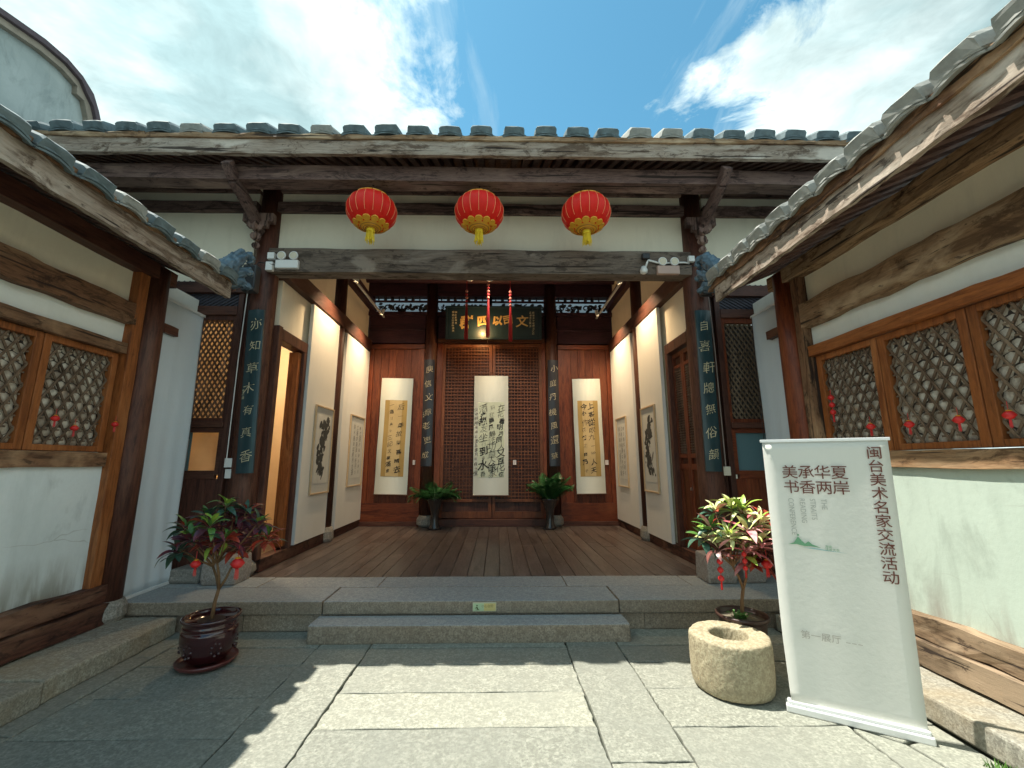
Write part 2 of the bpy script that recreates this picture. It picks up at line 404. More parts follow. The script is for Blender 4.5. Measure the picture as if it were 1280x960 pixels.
# ------------------------------------------------------------ the setting: ground, paving, kerbs, platform, floor
def setting():
    b = MB(); b.box(-400, 400, -400, 400, -.35, -.30)
    tag(part('ground', b, M_['earth'], None, wo=False), kind='structure')
    b = MB(); b.box(-4.2, 4.2, -4, 4.6, -.2, -.022)
    pav = tag(part('courtyard_paving', b, M_['earth'], None, wo=False), kind='structure')
    def slab(x0, x1, y0, y1, z0=-.03, z1=0, nm='paving_slab', par=pav, mat=M_['slab'], gap=.006, jit=.009, bev=.006, n=11, zj=.006):
        """a slab whose rim wanders by a few millimetres"""
        g = gap / 2; pts = []
        cs = [(x0 + g, y0 + g), (x1 - g, y0 + g), (x1 - g, y1 - g), (x0 + g, y1 - g)]
        for k in range(4):
            a, c = cs[k], cs[(k + 1) % 4]
            for i in range(n):
                t = i / n; q = rnd.uniform(-jit, jit * .4) if i else 0
                nx, ny = (c[1] - a[1]), -(c[0] - a[0]); l = math.hypot(nx, ny) or 1
                pts.append((a[0] + (c[0] - a[0]) * t + nx / l * q, a[1] + (c[1] - a[1]) * t + ny / l * q))
        dz = rnd.uniform(-zj, zj); m = MB(); m.extrude(pts, z0, z1 + dz, lambda a, c, d: (a, c, d))
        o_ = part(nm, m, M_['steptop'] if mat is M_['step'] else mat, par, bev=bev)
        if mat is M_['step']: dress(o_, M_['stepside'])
        return o_
    rows = [4.49, 4.10, 3.785, 3.36, 2.94, 2.56, 2.13, 1.7, 1.25, .8, .35, -.1, -.6, -1.1, -1.6, -2.1]
    for i in range(len(rows) - 1): slab(-.87, .87, rows[i + 1], rows[i])
    for (x0, x1, ys) in ((.87, 1.33, [4.49, 2.62, .9, -.6, -2.1]), (-1.33, -.87, [4.49, 3.79, 2.3, .6, -.9, -2.1])):
        for i in range(len(ys) - 1): slab(x0, x1, ys[i + 1], ys[i])
    lr = [4.49, 4.13, 3.79, 3.31, 2.86, 2.35, 1.8, 1.2, .6, 0, -.7, -1.4, -2.1]
    for i in range(len(lr) - 1): slab(-2.62, -1.33, lr[i + 1], lr[i])
    for y0, y1 in ((3.95, 4.49), (2.9, 3.95), (1.7, 2.9), (.4, 1.7), (-2.1, .4)): slab(-2.86, -2.62, y0, y1)
    rr = [4.49, 4.12, 3.80, 3.39, 2.93, 2.5, 2.0, 1.5, 1.0, .5, -.1, -.8, -1.4, -2.1]
    for i in range(len(rr) - 1):
        xe = 2.97
        if 2.4 < rr[i + 1] < 2.9: xe = 2.42 + .12 * (i % 2)
        slab(1.33, xe, rr[i + 1], rr[i], jit=.01)
    # broken pieces by the right kerb
    for poly in ([(2.43, 2.51), (2.66, 2.5), (2.62, 2.75), (2.44, 2.92)], [(2.67, 2.5), (2.96, 2.5), (2.96, 2.72), (2.8, 2.78), (2.63, 2.74)],
                 [(2.62, 2.77), (2.8, 2.80), (2.96, 2.74), (2.96, 2.92), (2.46, 2.92)]):
        m = MB(); m.extrude(poly, -.03, rnd.uniform(-.004, .003), lambda a, c, d: (a, c, d)); part('paving_slab', m, M_['slab'], pav, bev=.008)
    # platform in front of the hall: two rows of slabs over a recessed riser
    b = MB(); b.box(-3.9, 3.9, 4.50, 5.36, -.2, .148)
    pl = tag(part('stone_platform', b, M_['step'], None, wo=False, bev=.004), kind='structure')
    for x0, x1 in ((-3.75, -1.44), (-1.44, 1.45), (1.45, 3.75)):
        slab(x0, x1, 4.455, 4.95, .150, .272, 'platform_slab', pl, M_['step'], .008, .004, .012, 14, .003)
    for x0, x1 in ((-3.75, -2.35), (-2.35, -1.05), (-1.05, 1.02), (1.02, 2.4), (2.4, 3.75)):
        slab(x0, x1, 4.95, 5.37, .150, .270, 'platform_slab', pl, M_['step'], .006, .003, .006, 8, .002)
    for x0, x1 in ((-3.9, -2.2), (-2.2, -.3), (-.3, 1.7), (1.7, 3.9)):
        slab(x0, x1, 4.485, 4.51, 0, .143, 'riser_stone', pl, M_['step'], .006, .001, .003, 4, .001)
    # kerb walks along both wings
    for sx, nm in ((-1, 'left'), (1, 'right')):
        b = MB(); xo = -2.78 if sx < 0 else 2.96
        b.box(*sorted((xo + sx * .04, sx * 4.2)), -4, 4.45, -.1, .13)
        kb = tag(part('side_walk', b, M_['earth'], None, wo=False), kind='structure')
        ys = [4.44, 3.22, 2.1, .7, -.6, -2.0, -3.5] if sx < 0 else [4.44, 3.35, 1.55, .1, -1.6, -3.5]
        for i in range(len(ys) - 1):
            x1 = xo + sx * rnd.uniform(-.01, .012)
            slab(*sorted((x1, sx * 3.33)), ys[i + 1], ys[i], 0, .150, 'kerb_stone', kb, M_['kerb'], .010, .012, .016, 12, .006)
            slab(*sorted((sx * 3.335, sx * 3.6)), ys[i + 1] + .2, ys[i] + .2, 0, .146, 'kerb_stone', kb, M_['kerb'], .008, .006, .01, 8, .004)
    # granite doorstep
    m = MB(); pts = []
    x0, x1, y0, y1 = -1.46, 1.47, 4.18, 4.452
    for k, (a, c) in enumerate((((x0, y0), (x1, y0)), ((x1, y0), (x1, y1)), ((x1, y1), (x0, y1)), ((x0, y1), (x0, y0)))):
        n = 24 if k % 2 == 0 else 4
        for i in range(n):
            t = i / n; pts.append((a[0] + (c[0] - a[0]) * t + rnd.uniform(-.004, .004), a[1] + (c[1] - a[1]) * t + rnd.uniform(-.004, .003) * (k != 2)))
    m.extrude(pts, -.01, .150, lambda a, c, d: (a, c, d))
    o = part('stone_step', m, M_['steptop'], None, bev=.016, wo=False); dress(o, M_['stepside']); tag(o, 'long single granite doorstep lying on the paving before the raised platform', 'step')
    # timber floor of the hall
    b = MB(); b.box(-2.8, 3.0, 5.37, 9.7, .05, .235)
    fl = tag(part('wood_floor', b, wood('hall', 'y'), None, wo=False), kind='structure')
    x = -2.68; mt = wood('floor', 'y')
    while x < 2.86:
        w = rnd.uniform(.165, .215); x2 = min(x + w, 2.87)
        cut = rnd.uniform(6.6, 8.6)
        for ya, yb in ((5.375, cut), (cut, 9.44)):
            m = MB(); m.box(x + .003, x2 - .003, ya + .002, yb - .002, .24, .268 + rnd.uniform(-.0015, .0015)); part('floor_plank', m, mt, fl, bev=.003)
        x = x2
    # grass tufts in the joint by the right kerb
    m = MB()
    for i in range(420):
        a = rnd.random() ** 1.4; x = 2.955 - rnd.random() * .10 * (1 + a); y = 2.46 - a * .5 + rnd.uniform(-.05, .12); h = rnd.uniform(.02, .06)
        an = rnd.uniform(0, 6.28); dx, dy = math.cos(an) * .006, math.sin(an) * .006; lx, ly = rnd.uniform(-.03, .03), rnd.uniform(-.03, .03)
        m.add([(x - dx, y - dy, -.003), (x + dx, y + dy, -.003), (x + lx, y + ly, h)], [(0, 1, 2)])
    tag(part('grass', m, plain('grass', (.09, .20, .03), .7, nz=.5), None, wo=False), 'bright green grass tufts in the joint by the kerb', 'grass', kind='stuff')
setting()

# ------------------------------------------------------------ roofs shared bits
def cap_tile_mesh(w=.24, h=.11, ln=.42, seed=0):
    """a mortared eave tile: shallow arch in section, its nose rounded; runs along +y from the nose, x across"""
    r = random.Random(seed); pr = [(-.5, 0), (-.49, .72), (-.42, .95), (-.16, 1.0), (.16, 1.0), (.42, .95), (.49, .70), (.5, 0)]
    m = MB(); vs = []; st = [(0, .86), (.03, .97), (.12, 1), (ln * .6, 1.02), (ln, 1.0)]
    for y, s in st:
        for x, z in pr: vs.append((x * w * (.94 + .06 * s) + r.uniform(-.005, .005), y + r.uniform(-.004, .004), z * h * s + r.uniform(-.004, .004)))
    n = len(pr); fs = []
    for i in range(len(st) - 1):
        for k in range(n - 1): fs.append((i * n + k, i * n + k + 1, (i + 1) * n + k + 1, (i + 1) * n + k))
        fs.append((i * n + n - 1, i * n, (i + 1) * n, (i + 1) * n + n - 1))
    fs.append(tuple(range(n))); fs.append(tuple((len(st) - 1) * n + k for k in range(n)))
    m.add(vs, fs)
    for q, (yo, z0) in enumerate(((-.018, -.012), (-.008, .012))):      # thin tiles bedded under the cap show at the nose
        k = 9; vs = []
        for y in (yo, ln):
            for dz in (0, -.014):
                for i in range(k):
                    u = i / (k - 1) - .5; vs.append((u * w * (1.12 - .05 * q), y + r.uniform(-.004, .004) * (y < .1), z0 + dz + (1 - 4 * u * u) * .028))
        fs = []
        for i in range(k - 1):
            fs += [(i, i + 1, 2 * k + i + 1, 2 * k + i), (k + i, 3 * k + i, 3 * k + i + 1, k + i + 1), (i, k + i, k + i + 1, i + 1)]
        m.add(vs, fs)
    return m.mesh('roof_tile')
def pan_tile_mesh(w=.2, ln=.4, seed=0):
    m = MB(); vs = []; n = 7
    for y in (0, ln):
        for k in range(n):
            x = (k / (n - 1) - .5); vs.append((x * w, y, .0 + (x * x * 4) * .02))
        for k in range(n):
            x = (k / (n - 1) - .5); vs.append((x * w, y, -.015 + (x * x * 4) * .02))
    q = 2 * n; fs = []
    for k in range(n - 1):
        fs += [(k, k + 1, q + k + 1, q + k), (n + k, q + n + k, q + n + k + 1, n + k + 1), (k, n + k, n + k + 1, k + 1), (q + k, q + k + 1, q + n + k + 1, q + n + k)]
    m.add(vs, fs); return m.mesh('pan_tile')
def tiles_on(parent, pts, rot, w, h, ln, pan_w, mats, seed=1):
    """pts: nose positions of the cap tiles in the parent's frame, rot: euler; pan tiles between"""
    caps = []
    for k in range(4):
        me = cap_tile_mesh(w, h, ln, seed + k); me.materials.append(mats[k % len(mats)]); caps.append(me)
    pans = [pan_tile_mesh(pan_w, ln, 3)]; pans[0].materials.append(mats[0])
    r = random.Random(seed)
    for i, p in enumerate(pts):
        o = link(bpy.data.objects.new('roof_tile', caps[r.randrange(4)])); o.parent = parent; o.location = Vector(p) + Vector((0, 0, r.uniform(-.006, .006)))
        o.rotation_euler = (rot[0], rot[1] + r.uniform(-.03, .03), rot[2] + r.uniform(-.025, .025)); s = r.uniform(.95, 1.05); o.scale = (s, 1, r.uniform(.92, 1.1))
        for p_ in caps: pass
        if i + 1 < len(pts):
            q = (Vector(p) + Vector(pts[i + 1])) / 2
            o = link(bpy.data.objects.new('pan_tile', pans[0])); o.parent = parent; o.location = q - Vector((0, 0, .01)); o.rotation_euler = rot
def roof_rows(m, p0, dirv, up, step, n, w, ln, z=0):
    pass

# ------------------------------------------------------------ main hall
XL, XR = -2.70, 2.88
YB = 9.47
def amber():
    if 'amber' in MATS: return MATS['amber']
    m, t, b = new_mat('amber_paper'); co = coords(t, rand=False); n = noise_n(t, co, 2.5, 4, .5)
    c = ramp(t, n, [(.3, (.62, .47, .27)), (.7, (.84, .68, .44))]); t.links.new(c, b.inputs['Base Color'])
    tr = N(t, 'ShaderNodeBsdfTranslucent'); t.links.new(c, tr.inputs[0]); mx = N(t, 'ShaderNodeMixShader'); mx.inputs[0].default_value = .65
    t.links.new(b.outputs[0], mx.inputs[1]); t.links.new(tr.outputs[0], mx.inputs[2]); t.links.new(mx.outputs[0], t.nodes['Material Output'].inputs[0])
    MATS['amber'] = m; return m
def hall():
    H = thing('main_hall', 'timber exhibition hall with open front, white plaster frieze and tiled eave behind the stone step', 'hall', (0, 5.4, .27))
    zd = lambda y: 5.36 + (y - 4.42) * .45          # underside of the roof boards
    # --- roof
    m = MB()
    m.extrude([(4.44, zd(4.44)), (7.4, zd(7.4)), (10.4, zd(7.4) - .9), (10.4, zd(7.4) - .86), (7.4, zd(7.4) + .05), (4.44, zd(4.44) + .04)], -6.2, 6.2, lambda a, b, d: (d, a, b))
    roof = part('roof', m, wood('rafter', 'y'), H)
    mt = M_['tile']
    m = MB()
    x = -6.1
    while x < 6.1:
        m.bar((x, 4.85, zd(4.85) + .10), (x, 7.4, zd(7.4) + .10), .22, .10); m.bar((x, 7.4, zd(7.4) + .10), (x, 10.4, zd(7.4) - .80), .22, .10); x += .375
    part('tile_rows', m, mt, roof, kind='stuff')
    xs = [-5.93 + .376 * i for i in range(33)]
    o_ = origin(roof)
    tiles_on(roof, [Vector((x - .03 + rnd.uniform(-.012, .012), 4.40, zd(4.42) + .045)) - o_ for x in xs], (math.atan(.45), 0, 0), .262, .112, .5, .14, [M_['tile'], M_['tile'], M_['tile'], M_['tilepale']], 5)
    m = MB(); m.timber((-6.1, 4.47, 5.355), (6.1, 4.47, 5.365), .16, .055, n=70, j=.008, seed=9)
    part('eave_batten', m, wood('peeled', 'x'), roof)
    m = MB(); m.timber((-6.1, 4.44, 5.235), (6.1, 4.44, 5.245), .05, .19, n=80, j=.006, seed=4)
    part('fascia_board', m, wood('fascia', 'x'), roof)
    x = -5.9; mt = wood('rafter', 'y')
    rm = MB(); rm.bar((0, 4.47, zd(4.47) - .10 - .04), (0, 6.6, zd(6.6) - .04), .075, .07); rme = rm.mesh('rafter')
    rme.transform(Matrix.Translation(-origin(roof))); rme.materials.append(mt)
    while x < 5.95:
        o = link(bpy.data.objects.new('rafter', rme)); o.parent = roof; o.location = (x, 0, 0); x += .145 + rnd.uniform(-.008, .008)
    # --- purlin under the eave, brackets
    m = MB(); m.timber((-6.0, 4.73, 5.06), (6.0, 4.73, 5.06), .20, .19, n=30, j=.006, seed=2); part('purlin', m, wood('purlin', 'x'), H)
    for i, bx in enumerate((-2.93, 2.99)):
        m = MB()
        pts = [(bx, 5.28, 4.62), (bx, 5.05, 4.78), (bx, 4.80, 4.88), (bx, 4.62, 4.95), (bx, 4.47, 5.08)]
        for a, b in zip(pts, pts[1:]): m.bar(a, b, .10, .13)
        br = part('bracket', m, wood('purlin', 'y'), H, bev=.01)
        m = MB()
        for k, (yy, zz, s) in enumerate(((5.16, 4.66, .075), (5.18, 4.52, .06), (5.20, 4.40, .045))):
            m.lathe([(.01, -s), (s * .8, -s * .7), (s, 0), (s * .75, s * .7), (.01, s)], 10, (bx, yy, zz), rfun=lambda a, z: 1 + .25 * math.cos(5 * a))
        m.bar((bx - .2, 5.22, 4.80), (bx + .2, 5.22, 4.80), .09, .12); m.bar((bx - .13, 5.20, 4.70), (bx + .13, 5.20, 4.70), .08, .08)
        part('carved_block', m, wood('purlin', 'z'), br, bev=.006)
    # --- front columns and the posts beside them
    for cx in (-2.89, 2.96):
        m = MB(); pr = [(.150, 0), (.158, .8), (.160, 2), (.155, 3.4), (.148, 4.9)]
        m.lathe(pr, 24, (cx, 5.44, .43)); c = part('column', m, wood('column', 'z'), H, smooth=False)
        for p in c.data.polygons: p.use_smooth = len(p.vertices) == 4
        m = MB(); m.lathe([(.20, 0), (.235, .05), (.225, .11), (.185, .16)], 24, (cx, 5.44, .27)); part('column_base', m, M_['base'], c, bev=.006)
    # --- frieze over the opening (front of the wall at y 5.40)
    def beam(name, x0, x1, y0, y1, z0, z1, kind='hall', j=.003, n=16, sd=0, par=H, ax='x'):
        m = MB(); m.timber((x0, (y0 + y1) / 2, (z0 + z1) / 2), (x1, (y0 + y1) / 2, (z0 + z1) / 2), y1 - y0, z1 - z0, n=n, j=j, seed=sd)
        return part(name, m, wood(kind, ax), par, bev=.004)
    beam('lintel_beam', -2.80, 2.86, 5.28, 5.50, 4.075, 4.41, 'lintel', .005, 24, 3)
    pc = cream()
    for x0, x1, top in ((-2.80, 2.86, 1), (-5.9, -3.07, 0), (3.13, 5.9, 0)):
        z0 = 4.41 if top else 3.95
        m = MB(); m.box(x0, x1, 5.40, 5.47, z0, 4.985); part('plaster_panel', m, pc, H)
        m = MB(); m.box(x0, x1, 5.40, 5.47, 5.14, 5.29); part('plaster_panel', m, pc, H)
        m = MB(); m.box(x0, x1, 5.405, 5.47, 5.35, 5.41); part('plaster_panel', m, pc, H)
        beam('tie_rail', x0, x1, 5.345, 5.46, 4.985, 5.14, 'purlin', .004, 20, 11 + top); beam('tie_rail', x0, x1, 5.36, 5.46, 5.29, 5.35, 'purlin', .002, 20, 14 + top)
        beam('wall_plate', x0, x1, 5.33, 5.50, 5.415, 5.62, 'upper', .004, 16, 15 + top)
        if not top: beam('lintel_beam', x0, x1, 5.33, 5.50, 3.80, 3.95, 'hall', .004, 12, 17)
    # --- outer bays: transom, lattice window, board below
    for sx in (-1, 1):
        xi = -3.10 if sx < 0 else 3.16; fx = lambda d: xi + sx * d   # d metres outwards from the column
        m = MB(); m.box(*sorted((fx(0), fx(.07))), 5.36, 5.47, .27, 4.0); part('post', m, wood('hall', 'z'), H, bev=.005)
        m = MB(); m.box(*sorted((fx(-.14), fx(-.002))), 5.42, 5.50, .27, 4.05); part('post', m, wood('hall', 'z'), H)
        m = MB(); m.box(*sorted((fx(.66), fx(.74))), 5.36, 5.47, .27, 3.55); part('post', m, wood('hall', 'z'), H, bev=.005)
        beam('transom_rail', *sorted((fx(.07), fx(1.5))), 5.35, 5.46, 3.50, 3.62, 'column', .003, 8, 21)
        m = MB(); n = 26
        for k in range(-9, 30):      # woven mesh of the transom
            for s_ in (-1, 1):
                xa = k * .075; za, zb = 3.62, 4.0
                xb = xa + s_ * .60
                a = max(0.07, min(1.5, xa)); pa = Vector((xa, 5.40 + s_ * .006, za)); pb = Vector((xb, 5.40 + s_ * .006, zb - .02))
                d = pb - pa; t0, t1 = 0, 1
                for lim in (.07, 1.5):
                    t = (lim - pa.x) / d.x
                    if 0 < t < 1:
                        if (d.x > 0) == (lim == .07): t0 = max(t0, t)
                        else: t1 = min(t1, t)
                if (pa + d * (t0 + t1) / 2).x < .07 or (pa + d * (t0 + t1) / 2).x > 1.5 or t1 <= t0: continue
                A, B = pa + d * t0, pa + d * t1
                m.bar((fx(A.x), A.y, A.z), (fx(B.x), B.y, B.z), .018, .012, (0, 1, 0))
        mb_ = MB(); mb_.box(*sorted((fx(.0), fx(1.6))), 5.43, 5.45, 3.60, 4.02); part('transom_backing', mb_, plain('dark_paper', (.055, .05, .05), .8, nz=.5), H)
        part('transom_mesh', m, plain('dark_mesh', (.055, .055, .075) if sx < 0 else (.03, .055, .085), .7, nz=.4), H, kind='stuff')
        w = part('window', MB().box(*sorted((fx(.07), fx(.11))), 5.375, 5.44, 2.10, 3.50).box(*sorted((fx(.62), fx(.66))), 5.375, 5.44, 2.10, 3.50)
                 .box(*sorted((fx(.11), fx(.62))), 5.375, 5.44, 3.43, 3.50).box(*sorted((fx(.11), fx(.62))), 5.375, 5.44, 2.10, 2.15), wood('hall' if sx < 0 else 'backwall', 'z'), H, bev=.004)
        m = MB()
        for k in range(-10, 30):
            for s_ in (-1, 1):
                za = 2.15 + k * .058 * 1.75; pa = Vector((.11, 5.405 + s_ * .006, za)); pb = Vector((.62, pa.y, za + s_ * .51 * 1.55)); d = pb - pa; t0, t1 = 0, 1
                for lim in (2.15, 3.43):
                    t = (lim - pa.z) / d.z
                    if 0 < t < 1:
                        if (d.z > 0) == (lim == 2.15): t0 = max(t0, t)
                        else: t1 = min(t1, t)
                mz = (pa + d * (t0 + t1) / 2).z
                if mz < 2.15 or mz > 3.43 or t1 <= t0: continue
                A, B = pa + d * t0, pa + d * t1; m.bar((fx(A.x), A.y, A.z), (fx(B.x), B.y, B.z), .021, .010, (0, 1, 0))
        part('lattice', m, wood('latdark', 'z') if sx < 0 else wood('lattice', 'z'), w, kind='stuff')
        if sx > 0:
            m = MB(); m.box(fx(.11), fx(.62), 5.45, 5.455, 2.15, 3.43); part('pane', m, plain('dark_paper', (.055, .05, .05), .8, nz=.5), w)
        m = MB(); m.box(*sorted((fx(.07), fx(.66))), 5.34, 5.46, 2.03, 2.10); part('window_sill', m, wood('column', 'x'), H, bev=.005)
        m = MB(); m.box(*sorted((fx(.07), fx(.13))), 5.38, 5.44, 1.45, 2.03); m.box(*sorted((fx(.60), fx(.66))), 5.38, 5.44, 1.45, 2.03)
        m.box(*sorted((fx(.13), fx(.60))), 5.38, 5.44, 1.97, 2.03); m.box(*sorted((fx(.13), fx(.60))), 5.38, 5.44, 1.40, 1.50)
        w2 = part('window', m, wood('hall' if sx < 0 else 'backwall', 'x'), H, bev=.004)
        if sx > 0:
            m = MB(); m.box(fx(.13), fx(.60), 5.41, 5.414, 1.50, 1.97); part('pane', m, plain('blue_curtain', (.10, .19, .22), .5, nz=.15, scale=3), w2)
        else:
            m = MB(); m.box(fx(.60), fx(.13), 5.44, 5.444, 1.50, 1.97); part('pane', m, amber(), w2)
            m = MB(); m.box(fx(.54), fx(.17), 5.46, 5.463, 2.15, 3.43); part('pane', m, amber(), w)
            m = MB()
            for q in range(7): m.box(fx(.60) + q * .017, fx(.60) + q * .017 + .014, 5.425 + .004 * (q % 2), 5.432 + .004 * (q % 2), 1.50, 1.97)
            part('curtain', m, plain('blue_curtain', (.10, .19, .22), .5), w2)
        for q in range(4):
            m = MB(); m.box(*sorted((fx(.07 + q * .1475 + .001), fx(.07 + (q + 1) * .1475 - .002))), 5.39, 5.44, .33, 1.40); part('wall_board', m, wood('hall' if sx < 0 else 'backwall', 'z'), H, bev=.003)
        m = MB(); m.box(*sorted((fx(0), fx(1.0))), 5.37, 5.47, .27, .33); part('sill_board', m, wood('hall', 'x'), H, bev=.004)
    # --- side walls of the hall
    for sx in (-1, 1):
        X0 = XL if sx < 0 else XR; dy = 0 if sx < 0 else .06
        F = lambda d: X0 + sx * d        # d into the wall
        def wb(name, d0, d1, y0, y1, z0, z1, mat, par=H, bev=0):
            m = MB(); m.box(*sorted((F(d0), F(d1))), y0, y1, z0, z1); return part(name, m, mat, par, bev=bev)
        wb('plaster_panel', .04, .14, 5.60, 6.40, 3.30, 4.14, pc); wb('plaster_panel', .04, .14, 6.40, 7.66, .43, 4.14, pc); wb('plaster_panel', .04, .14, 7.80, 9.47, .43, 4.14, pc)
        for y0, y1 in ((5.6, 7.42), (7.66, 9.47)):
            wb('plaster_panel', .04, .14, y0, y1, 4.39, 5.15, pc)
        m = MB(); m.extrude([(5.5, 5.3), (9.47, 5.3), (9.47, zd(7.4) - .3 * 2.07 - .05), (7.4, zd(7.4) - .04), (5.5, zd(5.5) - .04)], F(.06), F(.14), lambda a, b, d: (d, a, b)); part('plaster_panel', m, pc, H)
        beam('tie_beam', 0, 1, 0, 1, 0, 1) if False else None
        m = MB(); m.timber((F(.02), 5.55, 4.22), (F(.02), 9.47, 4.22), .17, .25, n=14, j=.005, seed=31); part('tie_beam', m, wood('hall', 'y'), H, bev=.005)
        m = MB(); m.timber((F(.02), 5.55, 5.22), (F(.02), 9.47, 5.22), .2, .25, n=14, j=.005, seed=33); part('tie_beam', m, wood('upper', 'y'), H, bev=.005)
        m = MB(); m.lathe([(.125, 0), (.13, 2), (.12, 5.4)], 20, (F(.06), 7.72, .50)); c = part('column', m, wood('hall', 'z'), H)
        for p in c.data.polygons: p.use_smooth = len(p.vertices) == 4
        m = MB(); m.lathe([(.15, 0), (.18, .05), (.175, .16), (.145, .235)], 20, (F(.06), 7.72, .27)); part('column_base', m, M_['base'], c, bev=.005)
        wb('base_timber', -.02, .14, 5.60, 7.56, .268, .42, wood('base', 'y'), bev=.006); wb('base_timber', -.02, .14, 7.88, 9.45, .268, .42, wood('base', 'y'), bev=.006)
        # door in the side wall
        ys, ye = 5.58, 6.40
        fr = MB(); fr.box(*sorted((F(-.02), F(.16))), ys - .06, ys + .04, .42, 3.42).box(*sorted((F(-.02), F(.16))), ye - .10, ye, .42, 3.24)
        fr.box(*sorted((F(-.02), F(.16))), ys + .04, ye, 3.24, 3.40)
        dk = 'column' if sx < 0 else 'hall'
        df = part('door_frame', fr, wood('column', 'z'), H, bev=.008)
        if sx < 0:
            # a leaf folded back into the lit side room
            m = MB(); m.box(XL - .21, XL - .165, 6.30, 6.98, .46, 3.22); part('door', m, wood('orange', 'z'), H, bev=.005)
            m = MB(); m.box(XL - .16, XL - .02, 6.20, 6.29, .46, 3.22); part('door_stile', m, wood('orange', 'z'), H, bev=.004)
        else:
            y0, y1 = ys + .04, ye - .10; ym = (y0 + y1) / 2
            for a, b in ((y0, ym), (ym, y1)):
                m = MB(); x0, x1 = F(.05), F(.09)
                m.box(x0, x1, a + .003, a + .055, .44, 3.22).box(x0, x1, b - .055, b - .003, .44, 3.22)
                for z0, z1 in ((.44, .52), (1.50, 1.58), (1.66, 1.72), (2.98, 3.03), (3.15, 3.22)): m.box(x0, x1, a + .055, b - .055, z0, z1)
                d = part('door', m, wood('backwall', 'z'), H, bev=.003)
                m = MB(); m.box(F(.075), F(.09), a + .055, b - .055, .52, 1.50); part('door_panel', m, wood('door', 'z'), d)
                m = MB(); m.box(F(.085), F(.09), a + .055, b - .055, 1.58, 3.15); part('door_panel', m, wood('hall', 'z'), d)
                m = MB(); z = 1.74
                while z < 2.97: m.box(F(.055), F(.075), a + .055, b - .055, z, z + .010); z += .036
                yy = a + .075
                while yy < b - .06: m.box(F(.06), F(.078), yy, yy + .008, 1.72, 2.98); yy += .036
                part('lattice', m, wood('latdark', 'z'), d, kind='stuff')
            m = MB(); m.box(F(.035), F(.05), ym - .01, ym + .01, 1.22, 1.26); part('door_handle', m, plain('steel', (.5, .5, .5), .3, 1), H)
    # --- back wall
    def bx(name, x0, x1, y0, y1, z0, z1, mat, par=H, bev=.004):
        m = MB(); m.box(x0, x1, y0, y1, z0, z1); return part(name, m, mat, par, bev=bev)
    bx('back_panel', XL - .1, XR + .1, 9.56, 9.62, .27, 5.0, wood('upper', 'z'), bev=0)
    for cx in (-1.27, 1.48):
        m = MB(); m.lathe([(.13, 0), (.135, 2.5), (.125, 5.3)], 22, (cx, YB - .06, .50)); c = part('column', m, wood('hall', 'z'), H)
        for p in c.data.polygons: p.use_smooth = len(p.vertices) == 4
        m = MB(); m.lathe([(.14, 0), (.19, .05), (.19, .15), (.14, .23)], 20, (cx, YB - .06, .27)); part('column_base', m, M_['base'], c, bev=.005)
    bw = wood('backwall', 'z'); up = wood('upper', 'x')
    for x0, x1 in ((XL, -1.42), (1.63, XR)):
        bx('sill_board', x0, x1, 9.40, 9.56, .268, .36, wood('hall', 'x')); bx('bottom_rail', x0, x1, 9.44, 9.56, .36, .74, wood('backwall', 'x'))
        bx('top_rail', x0, x1, 9.42, 9.56, 4.16, 4.26, wood('backwall', 'x')); bx('stile', x0, x0 + .13, 9.44, 9.56, .74, 4.16, bw); bx('stile', x1 - .13, x1, 9.44, 9.56, .74, 4.16, bw)
        n = 6; a, b = x0 + .13, x1 - .13
        for k in range(n):
            bx('wall_board', a + (b - a) * k / n + .002, a + (b - a) * (k + 1) / n - .002, 9.47 + .004 * (k % 2), 9.55, .74, 4.16, bw, bev=.003)
        bx('upper_panel', x0, x1, 9.46, 9.55, 4.30, 4.95, up, bev=.006); bx('upper_rail', x0, x1, 9.41, 9.55, 4.60, 4.66, up)
    bx('stile', -1.13, -1.0, 9.42, 9.55, .36, 4.32, bw); bx('stile', 1.26, 1.34, 9.42, 9.55, .36, 4.32, bw)
    bx('door_head', -1.13, 1.34, 9.41, 9.55, 4.30, 4.40, wood('door', 'x'))
    bx('threshold', -1.13, 1.34, 9.33, 9.56, .268, .42, wood('hall', 'x'), bev=.008)
    bx('upper_panel', -1.13, 1.34, 9.47, 9.55, 4.40, 4.98, up)
    for a, b in ((-1.0, .125), (.135, 1.26)):
        m = MB(); y0, y1 = 9.44, 9.50
        m.box(a, a + .07, y0, y1, .43, 4.29).box(b - .07, b, y0, y1, .43, 4.29).box(a + .07, b - .07, y0, y1, 4.21, 4.29).box(a + .07, b - .07, y0, y1, .43, .56).box(a + .07, b - .07, y0, y1, .76, .82)
        d = part('lattice_door', m, wood('door', 'z'), H, bev=.004)
        m = MB(); x = a + .07 + .055
        while x < b - .08: m.box(x, x + .016, 9.455, 9.475, .82, 4.21); x += .0735
        z = .82 + .055
        while z < 4.2: m.box(a + .07, b - .07, 9.452, 9.470, z, z + .016); z += .0735
        part('lattice', m, wood('door', 'x'), d, kind='stuff')
        m = MB(); m.box(a + .07, b - .07, 9.49, 9.50, .56, 4.21); part('door_panel', m, wood('hall', 'z'), d)
    # openwork transoms under the top beam, an added backdrop dims the daylight behind them
    bx('top_beam', XL - .1, XR + .1, 9.38, 9.60, 5.42, 6.1, wood('upper', 'x')); bx('mid_beam', XL - .1, XR + .1, 9.40, 9.60, 4.95, 5.04, wood('upper', 'x'))
